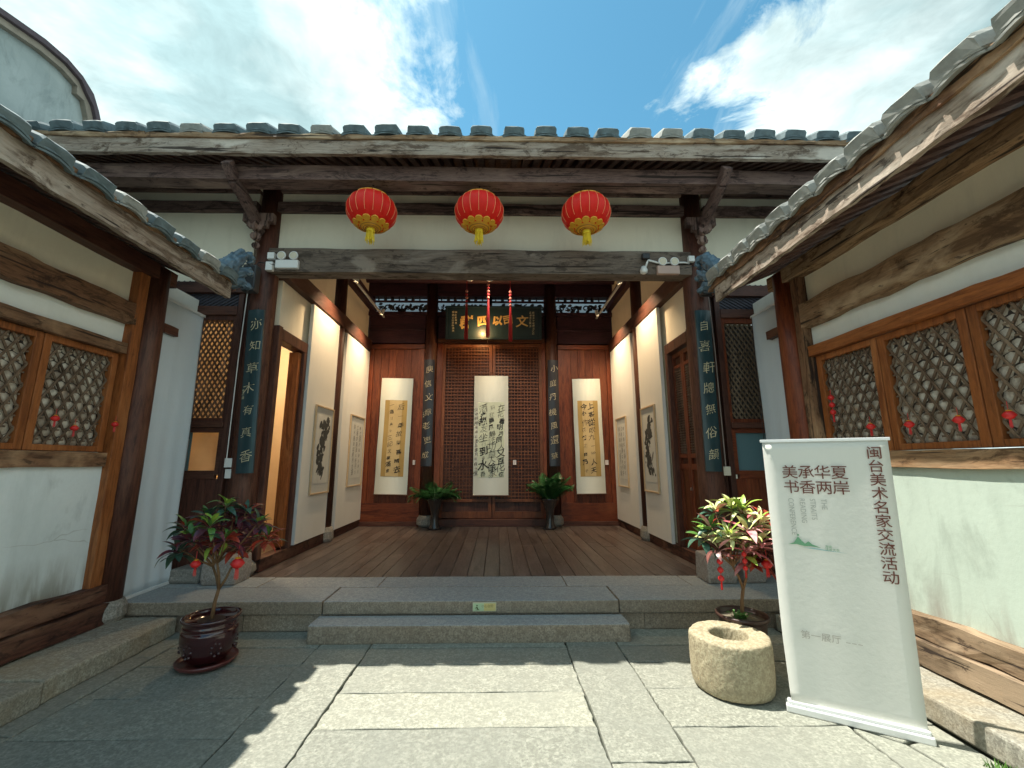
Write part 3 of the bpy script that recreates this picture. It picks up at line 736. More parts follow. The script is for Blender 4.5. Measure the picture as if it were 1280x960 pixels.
    for (x0, x1) in ((XL + .08, -1.38), (-1.15, .0), (.12, 1.33), (1.6, XR - .05)):
        r = random.Random(int(x0 * 100) + 50); m = MB(); y = 9.47
        m.box(x0 - .12, x0, y - .03, y + .03, 5.03, 5.43).box(x1, x1 + .12, y - .03, y + .03, 5.03, 5.43)
        m.box(x0, x1, y - .02, y + .02, 5.29, 5.33)
        tcar = part('transom', m, up, H)
        m = MB(); x = x0 + .03
        while x < x1:
            z = 5.04; ph = r.uniform(0, 6)
            # leaf scrolls: curling stems with leaves
            cx, cz = x + .05, 5.16; rr = r.uniform(.05, .10)
            pts = [(cx + rr * (1 - t / 14) * math.cos(ph + t * .5), y, cz + rr * (1 - t / 14) * math.sin(ph + t * .5)) for t in range(12)]
            m.tube(pts, [.017] * 8 + [.016, .014, .012, .009], 5)
            for q in range(3):
                an = r.uniform(0, 6.28); px, pz = cx + r.uniform(-.08, .08), cz + r.uniform(-.09, .09); l = r.uniform(.07, .12); w = l * .6
                ca, sa = math.cos(an), math.sin(an)
                poly = [(-l / 2, 0), (-l / 6, w / 2), (l / 4, w / 2.5), (l / 2, 0), (l / 4, -w / 2.5), (-l / 6, -w / 2)]
                m.extrude([(min(x1, max(x0, px + a * ca - b * sa)), min(5.29, max(5.04, pz + a * sa + b * ca))) for a, b in poly], y - .012, y + .012, lambda a, b, d: (a, d, b))
            x += r.uniform(.085, .125)
        for q in range(int((x1 - x0) / .16)):
            xq = x0 + .08 + q * .16; m.box(xq - .035, xq + .035, y - .012, y + .012, 5.33, 5.43) if q % 3 else m.box(xq - .015, xq + .015, y - .012, y + .012, 5.33, 5.43)
        part('carving', m, plain('carved_dark', (.035, .028, .03), .6, nz=.4), tcar, kind='stuff')
    part('transom_backdrop', MB().box(-3.4, 3.5, 11.2, 11.3, .2, 7.5), plaster('backdrop_dim_blue', (.40, .45, .50), (.36, .4, .45), .4), H)  # added backdrop, dims the bright sky showing through the transoms
    # cross beams in the roof space
    bx('cross_beam', XL, XR, 6.55, 6.78, 4.86, 5.1, wood('upper', 'x'), bev=.01)
    bx('cross_beam', XL, XR, 7.62, 7.82, 5.35, 5.62, wood('upper', 'x'), bev=.01)
    for k in range(5):
        yy = 6.2 + k * .75; zz = zd(min(yy, 14.8 - yy)) - .14
        m = MB(); m.lathe([(.09, -2.9), (.09, 2.9)], 14); me = m.mesh('purlin'); me.transform(Matrix.Translation((.09, yy, zz)) @ Matrix.Rotation(R(90), 4, 'Y')); obj('purlin', me, wood('upper', 'x'), H, wo=True)
    # --- lit room behind the left bay
    wp = plaster('warm_plaster', (.78, .58, .33), (.66, .45, .22), .3)
    R_ = part('room_wall', MB().box(-6.0, XL - .14, 8.2, 8.3, .2, 4.2), wp, H)
    part('room_wall', MB().box(-6.1, -6.0, 5.47, 8.2, .2, 4.2), wp, H)
    part('room_ceiling', MB().box(-6.1, XL - .14, 5.48, 8.3, 4.2, 4.3), wood('hall', 'y'), H)
    part('room_floor', MB().box(-6.1, XL - .0, 5.47, 8.3, .2, .262), wood('floor', 'y'), H)
    part('room_wall', MB().box(-6.1, -3.85, 5.41, 5.47, .27, 3.5), pc, H)
    part('room_wall', MB().box(3.90, 6.1, 5.41, 5.47, .27, 3.5), pc, H)
    part('room_wall', MB().box(3.1, 6.1, 9.4, 9.5, .2, 5), pc, H)
    return H
HALL = hall()

# ------------------------------------------------------------ side wings
def wing(sx):
    lb = ('low tiled side wing whose pale wall and lattice windows stand in shade', 'low tiled side wing behind the standing banner, its pale lower wall sunlit')[sx > 0]
    W = thing('side_wing', lb, 'wing building', (sx * 3.4, 4.3, .15))
    X = lambda d: sx * (3.4 + d)        # d outwards from the wall face
    YA, Y1 = -3.6, 4.12                   # wall runs between these
    def bx(name, d0, d1, y0, y1, z0, z1, mat, par=W, bev=.004):
        m = MB(); m.box(*sorted((X(d0), X(d1))), y0, y1, z0, z1); return part(name, m, mat, par, bev=bev)
    def tb(name, d, w, y0, y1, z0, z1, kind, j=.006, n=40, sd=0, par=W):
        m = MB(); m.timber((X(d), y0, (z0 + z1) / 2), (X(d), y1, (z0 + z1) / 2), w, z1 - z0, n=n, j=j, seed=sd); return part(name, m, wood(kind, 'y'), par, bev=.003)
    pu = plaster('plaster_upper_' + str(sx), (.86, .81, .66) if sx < 0 else (.86, .79, .62), (.70, .64, .50), .5)
    pm = plaster('plaster_mid', (.82, .86, .82), (.70, .72, .66), .35)
    pl = plaster('plaster_low_' + str(sx), (.76, .83, .84) if sx < 0 else (.47, .56, .49), (.54, .62, .62) if sx < 0 else (.36, .43, .37), .45, low=(.35 if sx < 0 else .35, .35))
    bd = 'base' if sx < 0 else 'basedry'; rk = 'rough' if sx < 0 else 'peeled'
    zb1 = 3.17 if sx < 0 else 3.21
    bx('plaster_panel', .05, .12, YA, Y1, zb1 - .02, 3.66, pu); tb('wall_beam', .05, .17, YA, Y1, 2.945, zb1, rk, .010, 60, 41 + sx)
    bx('plaster_panel', .045, .12, YA, Y1, 2.74, 2.96, pm)
    tb('window_head', .04, .12, YA, Y1, 2.645, 2.75, 'rough' if sx < 0 else 'orange', .005, 50, 43 + sx)
    tb('sill_beam', .055, .11, YA, Y1, 1.56, 1.69, 'rough' if sx < 0 else 'peeled', .005, 50, 45 + sx)
    bx('plaster_panel', .03, .12, YA, Y1, .47, 1.58, pl)
    tb('base_timber', .02, .17, YA, 4.3, .345, .50, bd, .008, 50, 47 + sx); tb('base_timber', .00, .20, YA, 4.3, .165, .335, bd, .008, 50, 49 + sx)
    tb('eave_plate', .02, .20, YA, 4.5, 3.50, 3.66, rk if sx > 0 else 'hall', .006, 50, 51 + sx)
    # end posts
    m = MB(); m.timber((X(.03), 4.15, .32), (X(.03), 4.15, 3.55), .13, .12, up=(0, 1, 0), n=20, j=.003, seed=60 + sx); part('window_post', m, wood('orange' if sx < 0 else 'rough', 'z'), W, bev=.006)
    m = MB(); m.lathe([(.115, 0), (.12, 1.2), (.118, 2.4), (.11, 3.3)], 18, (X(.0), 4.33, .34)); c = part('post', m, wood('column' if sx < 0 else 'backwall', 'z'), W)
    for p in c.data.polygons: p.use_smooth = len(p.vertices) == 4
    m = MB(); m.lathe([(.14, 0), (.165, .05), (.16, .13), (.13, .19)], 18, (X(0), 4.33, .15)); part('post_base', m, M_['base'], c, bev=.006)
    m = MB(); m.timber((X(-.02), 4.40, 3.035), (X(-.02), 4.66, 3.035), .07, .095, n=4, j=.003, seed=3); part('tenon', m, wood('column', 'y'), c, bev=.006)
    # return wall closing the gap to the hall
    bx('plaster_panel', .28, .36, 4.3, 5.36, .27, 3.7, pm)
    # windows: leaves between stiles
    pitch = .69; ys = 4.07
    lat_w = .56; k = 0
    z0, z1 = 1.695, 2.64
    backm = shell_mat(sx)
    while ys - pitch > -2.6:
        y1_, y0_ = ys, ys - pitch + .008
        wm = wood('orange', 'z')
        m = MB(); a, b = X(.03), X(.085); a, b = min(a, b), max(a, b)
        m.box(a, b, y1_ - .062, y1_, z0, z1).box(a, b, y0_, y0_ + .062, z0, z1).box(a, b, y0_ + .062, y1_ - .062, z1 - .055, z1).box(a, b, y0_ + .062, y1_ - .062, z0, z0 + .05)
        w = part('window', m, wm, W, bev=.005)
        if k < 4:
            m = MB(); A0, A1, B0, B1 = y0_ + .062, y1_ - .062, z0 + .05, z1 - .055
            def clipbar(p, q, dd, wd=.013):
                p = Vector(p); q = Vector(q); d = q - p; t0, t1 = 0., 1.
                for (s, lo, hi) in ((0, A0, A1), (1, B0, B1)):
                    if abs(d[s]) < 1e-9:
                        if not lo < p[s] < hi: return
                        continue
                    ta, tb_ = (lo - p[s]) / d[s], (hi - p[s]) / d[s]; ta, tb_ = min(ta, tb_), max(ta, tb_); t0 = max(t0, ta); t1 = min(t1, tb_)
                if t1 - t0 < .01: return
                a_, b_ = p + d * t0, p + d * t1; m.bar((X(dd), a_[0], a_[1]), (X(dd), b_[0], b_[1]), wd * 1.25, .009, (1, 0, 0))
            S = .098; r = random.Random(k + 5)
            for i in range(-14, 18):
                o = i * S
                clipbar((A0 + o, B0), (A0 + o + .58, B0 + 1.0), .052); clipbar((A0 + o + .03, B0), (A0 + o + .03 - .58, B0 + 1.0), .062)
            h = S * .86
            for jz in range(0, 12):
                zz = B0 + .04 + jz * h
                yy = A0 + (S / 2 if jz % 2 else 0)
                while yy < A1:
                    clipbar((yy, zz), (yy + S * .62, zz + r.uniform(-.004, .004)), .057, .011); yy += S
            part('lattice', m, wood('lattice', 'z'), w, kind='stuff')
            # behind the strips: rows of round shell panes
            m = MB(); nn = 12
            zz = B0 + .03; row = 0
            while zz < B1 + .02:
                yy = A0 + (.045 if row % 2 else 0)
                while yy < A1 + .02:
                    ry, rz, bul = r.uniform(.040, .056), r.uniform(.038, .050), r.uniform(.006, .016)
                    vs = [(X(.085 - bul), yy + r.uniform(-.01, .01), zz + r.uniform(-.01, .01))]; n = 8
                    for s_, g in ((.55, .65), (1, 0)):
                        for q in range(n):
                            an = 2 * math.pi * q / n; vs.append((X(.088 - bul * g), min(A1, max(A0, yy + ry * s_ * math.cos(an))), min(B1, max(B0, zz + rz * s_ * math.sin(an)))))
                    fs = [(0, 1 + q, 1 + (q + 1) % n) for q in range(n)] + [(1 + q, 1 + (q + 1) % n, 1 + n + (q + 1) % n, 1 + n + q) for q in range(n)]
                    m.add(vs, fs); yy += .094
                zz += .078; row += 1
            o = part('shell_panes', m, backm, w, kind='stuff', smooth=True)
            m = MB(); m.box(*sorted((X(.088), X(.098))), A0 - .055, A1 + .055, B0 - .04, B1 + .05); part('backing', m, plain('window_dark', (.045, .035, .028), .8, nz=.5), w)
        ys -= pitch; k += 1
    # --- roof: eave at 2.7, rising outwards
    sl_ = .42; at = math.atan(sl_)
    ze = 3.50
    zr = lambda d: ze + (3.4 + d - 2.72) * sl_
    m = MB(); m.extrude([(-.66, zr(-.66)), (1.9, zr(1.9)), (1.9, zr(1.9) + .05), (-.66, zr(-.66) + .04)], -3.6, 4.62 if sx < 0 else 4.62, lambda a, b, d: (X(a), d, b))
    rf = part('roof', m, wood('rafter', 'x'), W)
    m = MB(); y = -3.4
    while y < 4.5: m.bar((X(-.25), y, zr(-.25) + .09), (X(1.9), y, zr(1.9) + .09), .2, .09); y += .3
    part('tile_rows', m, M_['tile'], rf, kind='stuff')
    m = MB(); m.timber((X(-.685), -3.6, ze - .035), (X(-.685), 4.46, ze - .035), .045, .19, n=110, j=.007, seed=70 + sx)
    part('fascia_board', m, wood('fascia', 'y'), rf)
    m = MB(); m.timber((X(-.66), -3.6, ze + .075), (X(-.66), 4.56, ze + .075), .14, .055 if sx < 0 else .09, n=110, j=.009, seed=72 + sx)
    part('eave_batten', m, wood('rough' if sx < 0 else 'rough', 'y'), rf)
    rm = MB(); rm.bar((X(-.66), 0, zr(-.66) - .035), (X(.3), 0, zr(.3) - .035), .075, .06); rme = rm.mesh('rafter'); rme.transform(Matrix.Translation(-origin(rf))); rme.materials.append(wood('rafter' if sx > 0 else 'rafter', 'x'))
    y = -1.9
    while y < 4.5:
        o = link(bpy.data.objects.new('rafter', rme)); o.parent = rf; o.location = (0, y + rnd.uniform(-.006, .006), 0); y += .155
    ys_ = ([4.32, 4.02, 3.72, 3.40, 3.10, 2.80, 2.50, 2.22] if sx < 0 else [4.36, 4.10, 3.83, 3.56, 3.27, 2.98, 2.69, 2.41, 2.12, 1.83]) 
    while ys_[-1] > -3.2: ys_.append(ys_[-1] - .295)
    th = .10 if sx < 0 else .12
    o_ = origin(rf)
    tiles_on(rf, [Vector((X(-.76), y, ze + (.055 if sx < 0 else .10))) - o_ for y in ys_], (at, 0, R(90) if sx < 0 else R(-90)), .235, th, .45, .1,
             [M_['tile'], M_['tilepale'], M_['tile'], M_['tile']] if sx < 0 else [M_['tilepale'], M_['tilepale'], M_['tile'], M_['tilepale']], 11 + sx)
    # curled glazed ornament closing the eave
    m = MB(); cy, cz = 4.47, 3.66
    m.tube([(X(-.60), cy - .10, cz - .02), (X(-.68), cy - .04, cz + .09), (X(-.70), cy + .04, cz + .20), (X(-.72), cy + .10, cz + .29), (X(-.75), cy + .17, cz + .31), (X(-.77), cy + .20, cz + .25), (X(-.76), cy + .17, cz + .20)],
           [.10, .095, .085, .07, .055, .04, .02], 9)
    m.tube([(X(-.55), cy - .05, cz - .03), (X(-.72), cy + .08, cz + .05), (X(-.78), cy + .16, cz + .11), (X(-.80), cy + .20, cz + .06)], [.09, .075, .055, .025], 8)
    m.tube([(X(-.60), cy + .02, cz - .10), (X(-.74), cy + .12, cz - .04), (X(-.80), cy + .18, cz - .10)], [.085, .06, .03], 8)
    o = part('eave_ornament', m, M_['orn'], rf, smooth=True)
    d = o.modifiers.new('rough', 'SUBSURF'); d.levels = d.render_levels = 3; d.subdivision_type = 'SIMPLE'
    tx = bpy.data.textures.new('scales', 'CLOUDS'); tx.noise_scale = .045; tx.noise_depth = 2
    dm = o.modifiers.new('scales', 'DISPLACE'); dm.texture = tx; dm.strength = .05; dm.mid_level = .5; dm.texture_coords = 'LOCAL'
    return W
def shell_mat(sx):
    key = 'shell_%d' % sx
    if key in MATS: return MATS[key]
    m, t, b = new_mat(key); co = coords(t); n = noise_n(t, co, 7, 5, .6, .5); f = noise_n(t, co, 26, 4, .6)
    c = ramp(t, n, [(.34, (.34, .27, .21)), (.5, (.56, .49, .40)), (.66, (.76, .71, .62))])
    c = mixc(t, ramp(t, f, [(.32, (.5,) * 3), (.45, (0,) * 3)]), c, (.17, .12, .09))
    t.links.new(c, b.inputs['Base Color']); b.inputs['Roughness'].default_value = .55; bump(t, b, f, .4, .004)
    MATS[key] = m; return m
wing(-1); wing(1)

def gable():
    """tall saddle-shaped gable wall standing beyond the left wing"""
    G = thing('gable_wall', 'tall pale gable wall with curved dark coping rising beyond the roofs', 'gable wall', (-6.1, 5.0, 0))
    top = [(-3.0, 4.9), (0, 5.55), (2.0, 6.2), (3.2, 6.72), (4.0, 7.02), (4.55, 7.17), (4.95, 7.27), (5.25, 7.29), (5.48, 7.24), (5.66, 7.12), (5.78, 6.95), (5.87, 6.75), (5.93, 6.45), (5.95, 6.0), (5.95, 4.5), (5.95, 0)]
    ins = lambda k: [(y - k * (1 if z < 7.15 and y > 5.3 else 0), z - k * (.95 if y < 5.7 else 0)) for y, z in top]
    m = MB(); m.extrude([(-3, 0)] + ins(.16), -6.06, -6.5, lambda a, b, d: (d, a, b))
    part('wall', m, plaster('gable_plaster', (.46, .52, .51), (.28, .34, .34), .9, low=(0, 1)), G)
    for nm, k0, k1, x0, kind in (('coping', -.02, .07, -5.93, 'c1'), ('coping_band', .07, .17, -5.98, 'c2')):
        A = ins(k0); B = ins(k1); m = MB(); n = len(top); vs = []; fs = []
        for x in (x0, -6.55):
            vs += [(x, y, z) for y, z in A] + [(x, y, z) for y, z in B]
        for i in range(n - 1):
            fs += [(i, i + 1, n + i + 1, n + i), (2 * n + i, 3 * n + i, 3 * n + i + 1, 2 * n + i + 1), (i, 2 * n + i, 2 * n + i + 1, i + 1), (n + i, n + i + 1, 3 * n + i + 1, 3 * n + i)]
        m.add(vs, fs)
        part(nm, m, plain('coping_dark', (.10, .075, .085), .8, nz=.4) if kind == 'c1' else plain('coping_stone', (.30, .26, .21), .85, nz=.4, scale=8), G, bev=.01)
gable()

# ------------------------------------------------------------ lanterns under the eave
def lanterns():
    red = plain('red_silk', (.72, .016, .008), .5, spec=.25, nz=.18, scale=5); gold = plain('lantern_gold', (.74, .36, .025), .45, nz=.2, scale=60); yel = plain('yellow_tassel', (.85, .62, .03), .7, nz=.2, scale=60)
    line = plain('rib_gold', (.85, .38, .16), .5)
    L_ = thing('red_lantern', 'round red silk lantern with yellow tassel under the eave, leftmost of the three', 'lantern', (-1.29, 4.73, 4.92), group='red lanterns hanging under the front eave')
    rr, hh = .300, .218; nz = 18
    prof = [(max(.10, rr * math.sin(math.pi * (i + .0) / 20) ** .8), -hh * math.cos(math.pi * i / 20) - .31) for i in range(1, 20)]
    def rf(a, z): return 1 - .022 * abs(math.cos(a * nz / 2)) ** 3 * 1.0
    m = MB(); m.lathe(prof, 120, cap=True, rfun=rf); part('lantern_body', m, red, L_, smooth=True, wo=False)
    for k in range(nz):
        a = 2 * math.pi * (k + .5) / nz; m = MB()
        m.tube([((r + .001) * math.cos(a), (r + .001) * math.sin(a), z) for r, z in prof[5:14]], .0026, 4)
        part('rib', m, line, L_, wo=False)
    for s, nm in ((-1, 'bottom_cap'), (1, 'top_cap')):
        m = MB(); zc = -.31 + s * hh
        m.lathe([(.02, s * .012), (.10, s * .010), (.135, -s * .012), (.150, -s * .028), (.152, -s * .034), (.10, -s * .02)], 40, (0, 0, zc)); cp = part(nm, m, gold, L_, wo=False)
        for q in range(12):      # scalloped petals lying on the silk
            a = 2 * math.pi * q / 12; ca, sa = math.cos(a), math.sin(a); m = MB(); n = 10; vs = []
            for k in range(n):
                t = 2 * math.pi * k / n; ra = .180 + .036 * math.cos(t); ta = .046 * math.sin(t)
                zz = -.31 + s * (hh * math.sqrt(max(0, 1 - (min(ra, rr) / rr) ** 2.5)) + .004)
                for dz in (-s * .012, s * .006): vs.append((ra * ca - ta * sa, ra * sa + ta * ca, zz + dz))
            fs = [tuple(range(0, 2 * n, 2)), tuple(range(2 * n - 1, 0, -2))] + [(2 * k, 2 * k + 1, (2 * k + 3) % (2 * n), (2 * k + 2) % (2 * n)) for k in range(n)]
            m.add(vs, fs); part('petal', m, gold, cp, wo=False)
        m = MB()
        for r_ in (.06, .085, .118): m.lathe([(r_ - .004, s * .010), (r_, s * .016), (r_ + .004, s * .010)], 32, (0, 0, zc - s * (.0 if r_ < .1 else .010)), cap=False)
        part('ring', m, plain('brown_gold', (.30, .13, .02), .5), cp, wo=False)
    m = MB(); m.lathe([(.020, 0), (.045, -.012), (.050, -.04), (.044, -.05), (.052, -.06)], 20, (0, 0, -.31 - hh)); ts = part('tassel', m, yel, L_, wo=False)
    r = random.Random(3); m = MB()
    for k in range(46):
        a = r.uniform(0, 6.28); q = .047 * math.sqrt(r.random()); x, y = q * math.cos(a), q * math.sin(a)
        m.tube([(x, y, -.585), (x * 1.15 + r.uniform(-.004, .004), y * 1.15, -.65), (x * 1.25 + r.uniform(-.01, .01), y * 1.25 + r.uniform(-.01, .01), -.71 + r.uniform(-.015, .02))], .0042, 4)
    part('tassel_thread', m, yel, ts, kind='stuff', wo=False)
    m = MB(); m.tube([(0, 0, -.31 + hh), (0, 0, .06)], .006, 6); m.lathe([(.012, 0), (.02, .012), (.012, .03)], 10, (0, 0, .04)); part('hanging_cord', m, plain('cord_dark', (.03, .02, .02), .8), L_, wo=False)
    for x, lb in ((.02, 'round red silk lantern with yellow tassel under the eave, between the two others'), (1.33, 'round red silk lantern with yellow tassel under the eave, rightmost of the three')):
        o = dup(L_, (x, 4.73, 4.92), lb); o.rotation_euler = (0, 0, x)
lanterns()

# ------------------------------------------------------------ couplet boards, plaque, scrolls, pictures
GOLDT = plain('gilt_lettering', (.62, .55, .36), .5)
def couplet(label, x, y, z1, ln, w, text, size, tilt=(0, 0), bow=.02, color=(.012, .042, .052), small=None, seed=0, tint=None):
    T = thing('couplet_board', label, 'couplet board', (x, y, z1), rot=(R(tilt[0]), R(tilt[1]), 0))
    m = MB(); n = 10; vs = []
    for z in (0, -ln):
        for k in range(n + 1):
            u = k / n - .5; vs.append((u * w, -bow * (1 - 4 * u * u), z))
        for k in range(n + 1):
            u = k / n - .5; vs.append((u * w, -bow * (1 - 4 * u * u) + .022, z))
    q = 2 * (n + 1); fs = []
    for k in range(n): fs += [(k, k + 1, q + k + 1, q + k), (n + 1 + k, q + n + 1 + k, q + n + 2 + k, n + 2 + k), (k, n + 1 + k, n + 2 + k, k + 1), (q + k, q + k + 1, q + n + 2 + k, q + n + 1 + k)]
    fs += [(0, q, q + n + 1, n + 1), (n, 2 * n + 1, q + 2 * n + 1, q + n)]
    m.add(vs, fs); part('board', m, plain('lacquer_%d' % int(color[2] * 1000), color, .38, coat=.25, nz=.35, scale=6), T, wo=False)
    st = (ln - .14) / len(text)
    for i, ch in enumerate(text):
        V, F = column_text(ch, size, st, seed * 9 + i, shear=.22, amt=size * .07, offset=-0.008 * size)
        put('character', V, F, lambda a, b: (a, -bow * (1 - 4 * (a / w) ** 2) - .004, b - .07 - i * st), tint or GOLDT, T)
    if small:
        V, F = column_text(small, .035, .045, seed + 5); put('inscription', V, F, lambda a, b: (a - w * .36, -.012, b - ln * .5), GOLDT, T)
    m = MB(); m.tube([(0, .02, 0), (0, .05, .06)], .006, 6); part('hook', m, plain('iron', (.04, .04, .04), .6, .6), T, wo=False)
    return T
couplet('long dark board of seven brushed characters beginning 亦, hung on the left front column', -2.855, 5.25, 3.53, 2.06, .205, '亦知草木有真香', .15, (0, -1.9), small='书乙酉', seed=3)
couplet('long dark board of seven brushed characters beginning 自, hung on the right front column', 2.935, 5.25, 3.56, 2.07, .20, '自喜軒牕無俗韻', .15, (0, .8), seed=13)
dim = plain('gilt_dim', (.50, .42, .26), .5)
couplet('narrow black board with gilt characters on the inner column, beside the left hanging scroll', -1.27, 9.25, 3.86, 2.34, .235, '庾信文章老更成', .17, (-.5, 0), color=(.014, .014, .020), small='少陵句', seed=23, tint=dim)
couplet('narrow black board with gilt characters on the inner column, beside the right hanging scroll', 1.49, 9.25, 3.86, 2.34, .235, '小庭丹機風還華', .17, (-.5, 0), color=(.014, .014, .020), seed=33, tint=dim)

def plaque():
    T = thing('name_plaque', 'large dark horizontal plaque with gilt characters above the lattice doors', 'plaque', (.16, 9.26, 4.38), rot=(R(9), 0, 0))
    lac = plain('plaque_lacquer', (.006, .022, .032), .45, coat=.1, nz=.3, scale=5)
    part('board', MB().box(-1.05, 1.05, 0, .035, 0, .68), lac, T, bev=.004, wo=False)
    part('frame', MB().box(-1.09, 1.09, -.015, .05, -.04, 0).box(-1.09, 1.09, -.015, .05, .68, .72).box(-1.09, -1.05, -.015, .05, 0, .68).box(1.05, 1.09, -.015, .05, 0, .68), lac, T, bev=.004, wo=False)
    gold = plain('gilt_bright', (.62, .42, .16), .4, metal=.4)
    me = MB(); V = []; F = []
    for i, (ch, x, sz, of) in enumerate((('群', -.64, .30, .010), ('四', -.22, .25, .012), ('以', .07, .22, .010), ('司', .34, .24, .006), ('文', .64, .28, .004))):
        v, f = column_text(ch, sz, .3, 50 + i, offset=of, jitter=.02, shear=.12)
        put('character', v, f, lambda a, b: (a + x, -.005, b + .52), gold, T)
    V = []; F = []
    for x, s in ((.90, '乾隆五十年歲次乙巳'), (.83, '孟春吉旦敬立'), (-.92, '賜進士出身翰林院'), (-.86, '編修某敬書')):
        v, f = column_text(s, .052, .060, int(x * 100) + 200, jitter=.05); n = len(V); V += [(a + x, b + .60, 0) for a, b, _ in v]; F += [tuple(n + k for k in q) for q in f]
    put('inscription', V, F, lambda a, b: (a, -.005, b), GOLDT, T)
plaque()

paper = plaster('scroll_paper', (.74, .77, .70), (.68, .71, .64), .3)
ink = plain('black_ink', (.012, .012, .014), .7)
def scroll(label, x, z0, z1, w, cols, inner, kind, seed, skew=0):
    T = thing('hanging_scroll', label, 'hanging scroll', (x, 9.40, z1), rot=(R(-.6), R(skew), 0), group='calligraphy scrolls on the back wall')
    h = z1 - z0; m = MB(); n = 24; vs = []
    for k in range(n + 1):
        z = -h * k / n; by = -.010 * math.sin(k * .5) - .012
        for xx in (-w / 2, w / 2): vs.append((xx, by, z))
    for k in range(n + 1):
        z = -h * k / n; by = -.010 * math.sin(k * .5) - .009
        for xx in (-w / 2, w / 2): vs.append((xx, by, z))
    q = 2 * (n + 1)
    fs = [(2 * k, 2 * k + 1, 2 * k + 3, 2 * k + 2) for k in range(n)] + [(q + 2 * k, q + 2 * k + 2, q + 2 * k + 3, q + 2 * k + 1) for k in range(n)] + [(2 * k, 2 * k + 2, q + 2 * k + 2, q + 2 * k) for k in range(n)] + [(2 * k + 1, q + 2 * k + 1, q + 2 * k + 3, 2 * k + 3) for k in range(n)]
    m.add(vs, fs); part('mounting', m, paper, T, wo=False, smooth=True)
    a0, a1, b0, b1 = inner
    def sheet(nm, x0, x1, t0, t1, mat, dy):
        m = MB(); vs = []; k0 = 16
        for k in range(k0 + 1):
            z = -t0 - (t1 - t0) * k / k0; by = -.010 * math.sin(-z / h * n * .5) - dy; vs += [(x0, by, z), (x1, by, z)]
        m.add(vs, [(2 * k, 2 * k + 1, 2 * k + 3, 2 * k + 2) for k in range(k0)]); return part(nm, m, mat, T, wo=False)
    if kind == 'silk':
        sheet('silk_border', a0, a1, b0, b1, plaster('old_gold_silk', (.42, .29, .10), (.30, .19, .06), .6), .0155)
        sheet('writing_paper', a0 + .10, a1 - .11, b0 + .005, b1 - .005, plaster('aged_paper', (.60, .46, .24), (.44, .32, .15), .7), .018)
    else: sheet('writing_paper', a0, a1, b0, b1, plaster('pale_paper', (.60, .65, .52), (.50, .56, .42), .8), .016)
    V = []; F = []
    for i, (cx, s, sz, top, bot, bold) in enumerate(cols):
        v, f = column_text(s, sz, (bot - top) / len(s), seed + i * 7, amt=sz * .12, jitter=.35, shear=.25, bold=[b_ * sz for b_ in bold])
        put('line_of_writing', [(a + cx, b - top, 0) for a, b, _ in v], f, lambda a, b: (a, -.010 * math.sin(-b / h * n * .5) - .021, b), ink, T)
    m = MB(); m.lathe([(.012, -w / 2 - .02), (.012, w / 2 + .02)], 10); me = m.mesh('roller'); me.transform(Matrix.Translation((0, -.010, -h)) @ Matrix.Rotation(R(90), 4, 'Y')); obj('roller', me, plain('roller_brown', (.10, .04, .02), .5), T)
    m = MB(); m.tube([(-w * .25, -.01, 0), (0, .0, .09), (w * .25, -.01, 0)], .003, 5); part('cord', m, plain('cord_dark', (.03, .02, .02), .8), T, wo=False)
    return T
scroll('tall white scroll with three dense columns of black cursive writing, before the doors', .11, .90, 3.52, .76,
       [(.215, '在花看明月同人又百花在', .17, .66, 2.24, (-.012, .012)), (.02, '新登聽風鶴法功草人徐家', .155, .66, 2.24, (-.015, .0, .015)), (-.175, '酒逢親友坐行到漢水春', .165, .66, 2.24, (-.018, -.01, .02)), (-.325, '山中何所有嶺上多白雲只可自怡悅', .08, .72, 2.2, (0,))],
       (-.29, .29, .60, 2.24), 'paper', 101)
scroll('white mounted scroll with gold silk border and two columns, by the left display panels', -1.99, .92, 3.46, .70,
       [(.115, '后一年故里喜晴去', .13, .56, 2.12, (-.01, .012)), (-.085, '一道江水流三記次草滿家', .10, .54, 2.12, (-.01, .01))], (-.24, .25, .50, 2.16), 'silk', 151, .9)
scroll('white mounted scroll with gold silk border and broken brush lines, by the right display panels', 2.25, .93, 3.46, .63,
       [(.085, '上客從吹九一微人天', .125, .54, 2.12, (-.01, .015)), (-.085, '今小作花鹤之白乃千', .115, .54, 2.12, (-.01, .03))], (-.22, .235, .50, 2.16), 'silk', 171, -.7)

def display_panel(sx, y0, y1, z0, z1, label, lean=0):
    X0 = XL if sx < 0 else XR
    T = thing('display_panel', label, 'display panel', (X0 - sx * .03, (y0 + y1) / 2, z0), group='white display panels along the hall walls'); w = (y1 - y0) / 2
    part('panel_board', MB().box(-.022, .022, -w, w, 0, z1 - z0), plaster('panel_white', (.78, .77, .72), (.72, .71, .66), .25, rough=.7), T, bev=.002, wo=False)
    part('panel_edge', MB().box(-.026, .026, -w - .006, -w, 0, z1 - z0).box(-.026, .026, w, w + .006, 0, z1 - z0), plain('panel_edge', (.68, .68, .66), .5), T, wo=False)
display_panel(-1, 6.42, 7.50, .44, 4.06, 'nearer white panel on the left wall, carrying the dark ink painting')
display_panel(-1, 7.93, 9.36, .42, 4.06, 'farther white panel on the left wall, carrying the pale framed sheet')
display_panel(1, 6.52, 7.53, .42, 4.08, 'nearer white panel on the right wall, carrying the dark ink painting')
display_panel(1, 7.92, 9.36, .42, 4.08, 'farther white panel on the right wall, carrying the pale framed sheet')

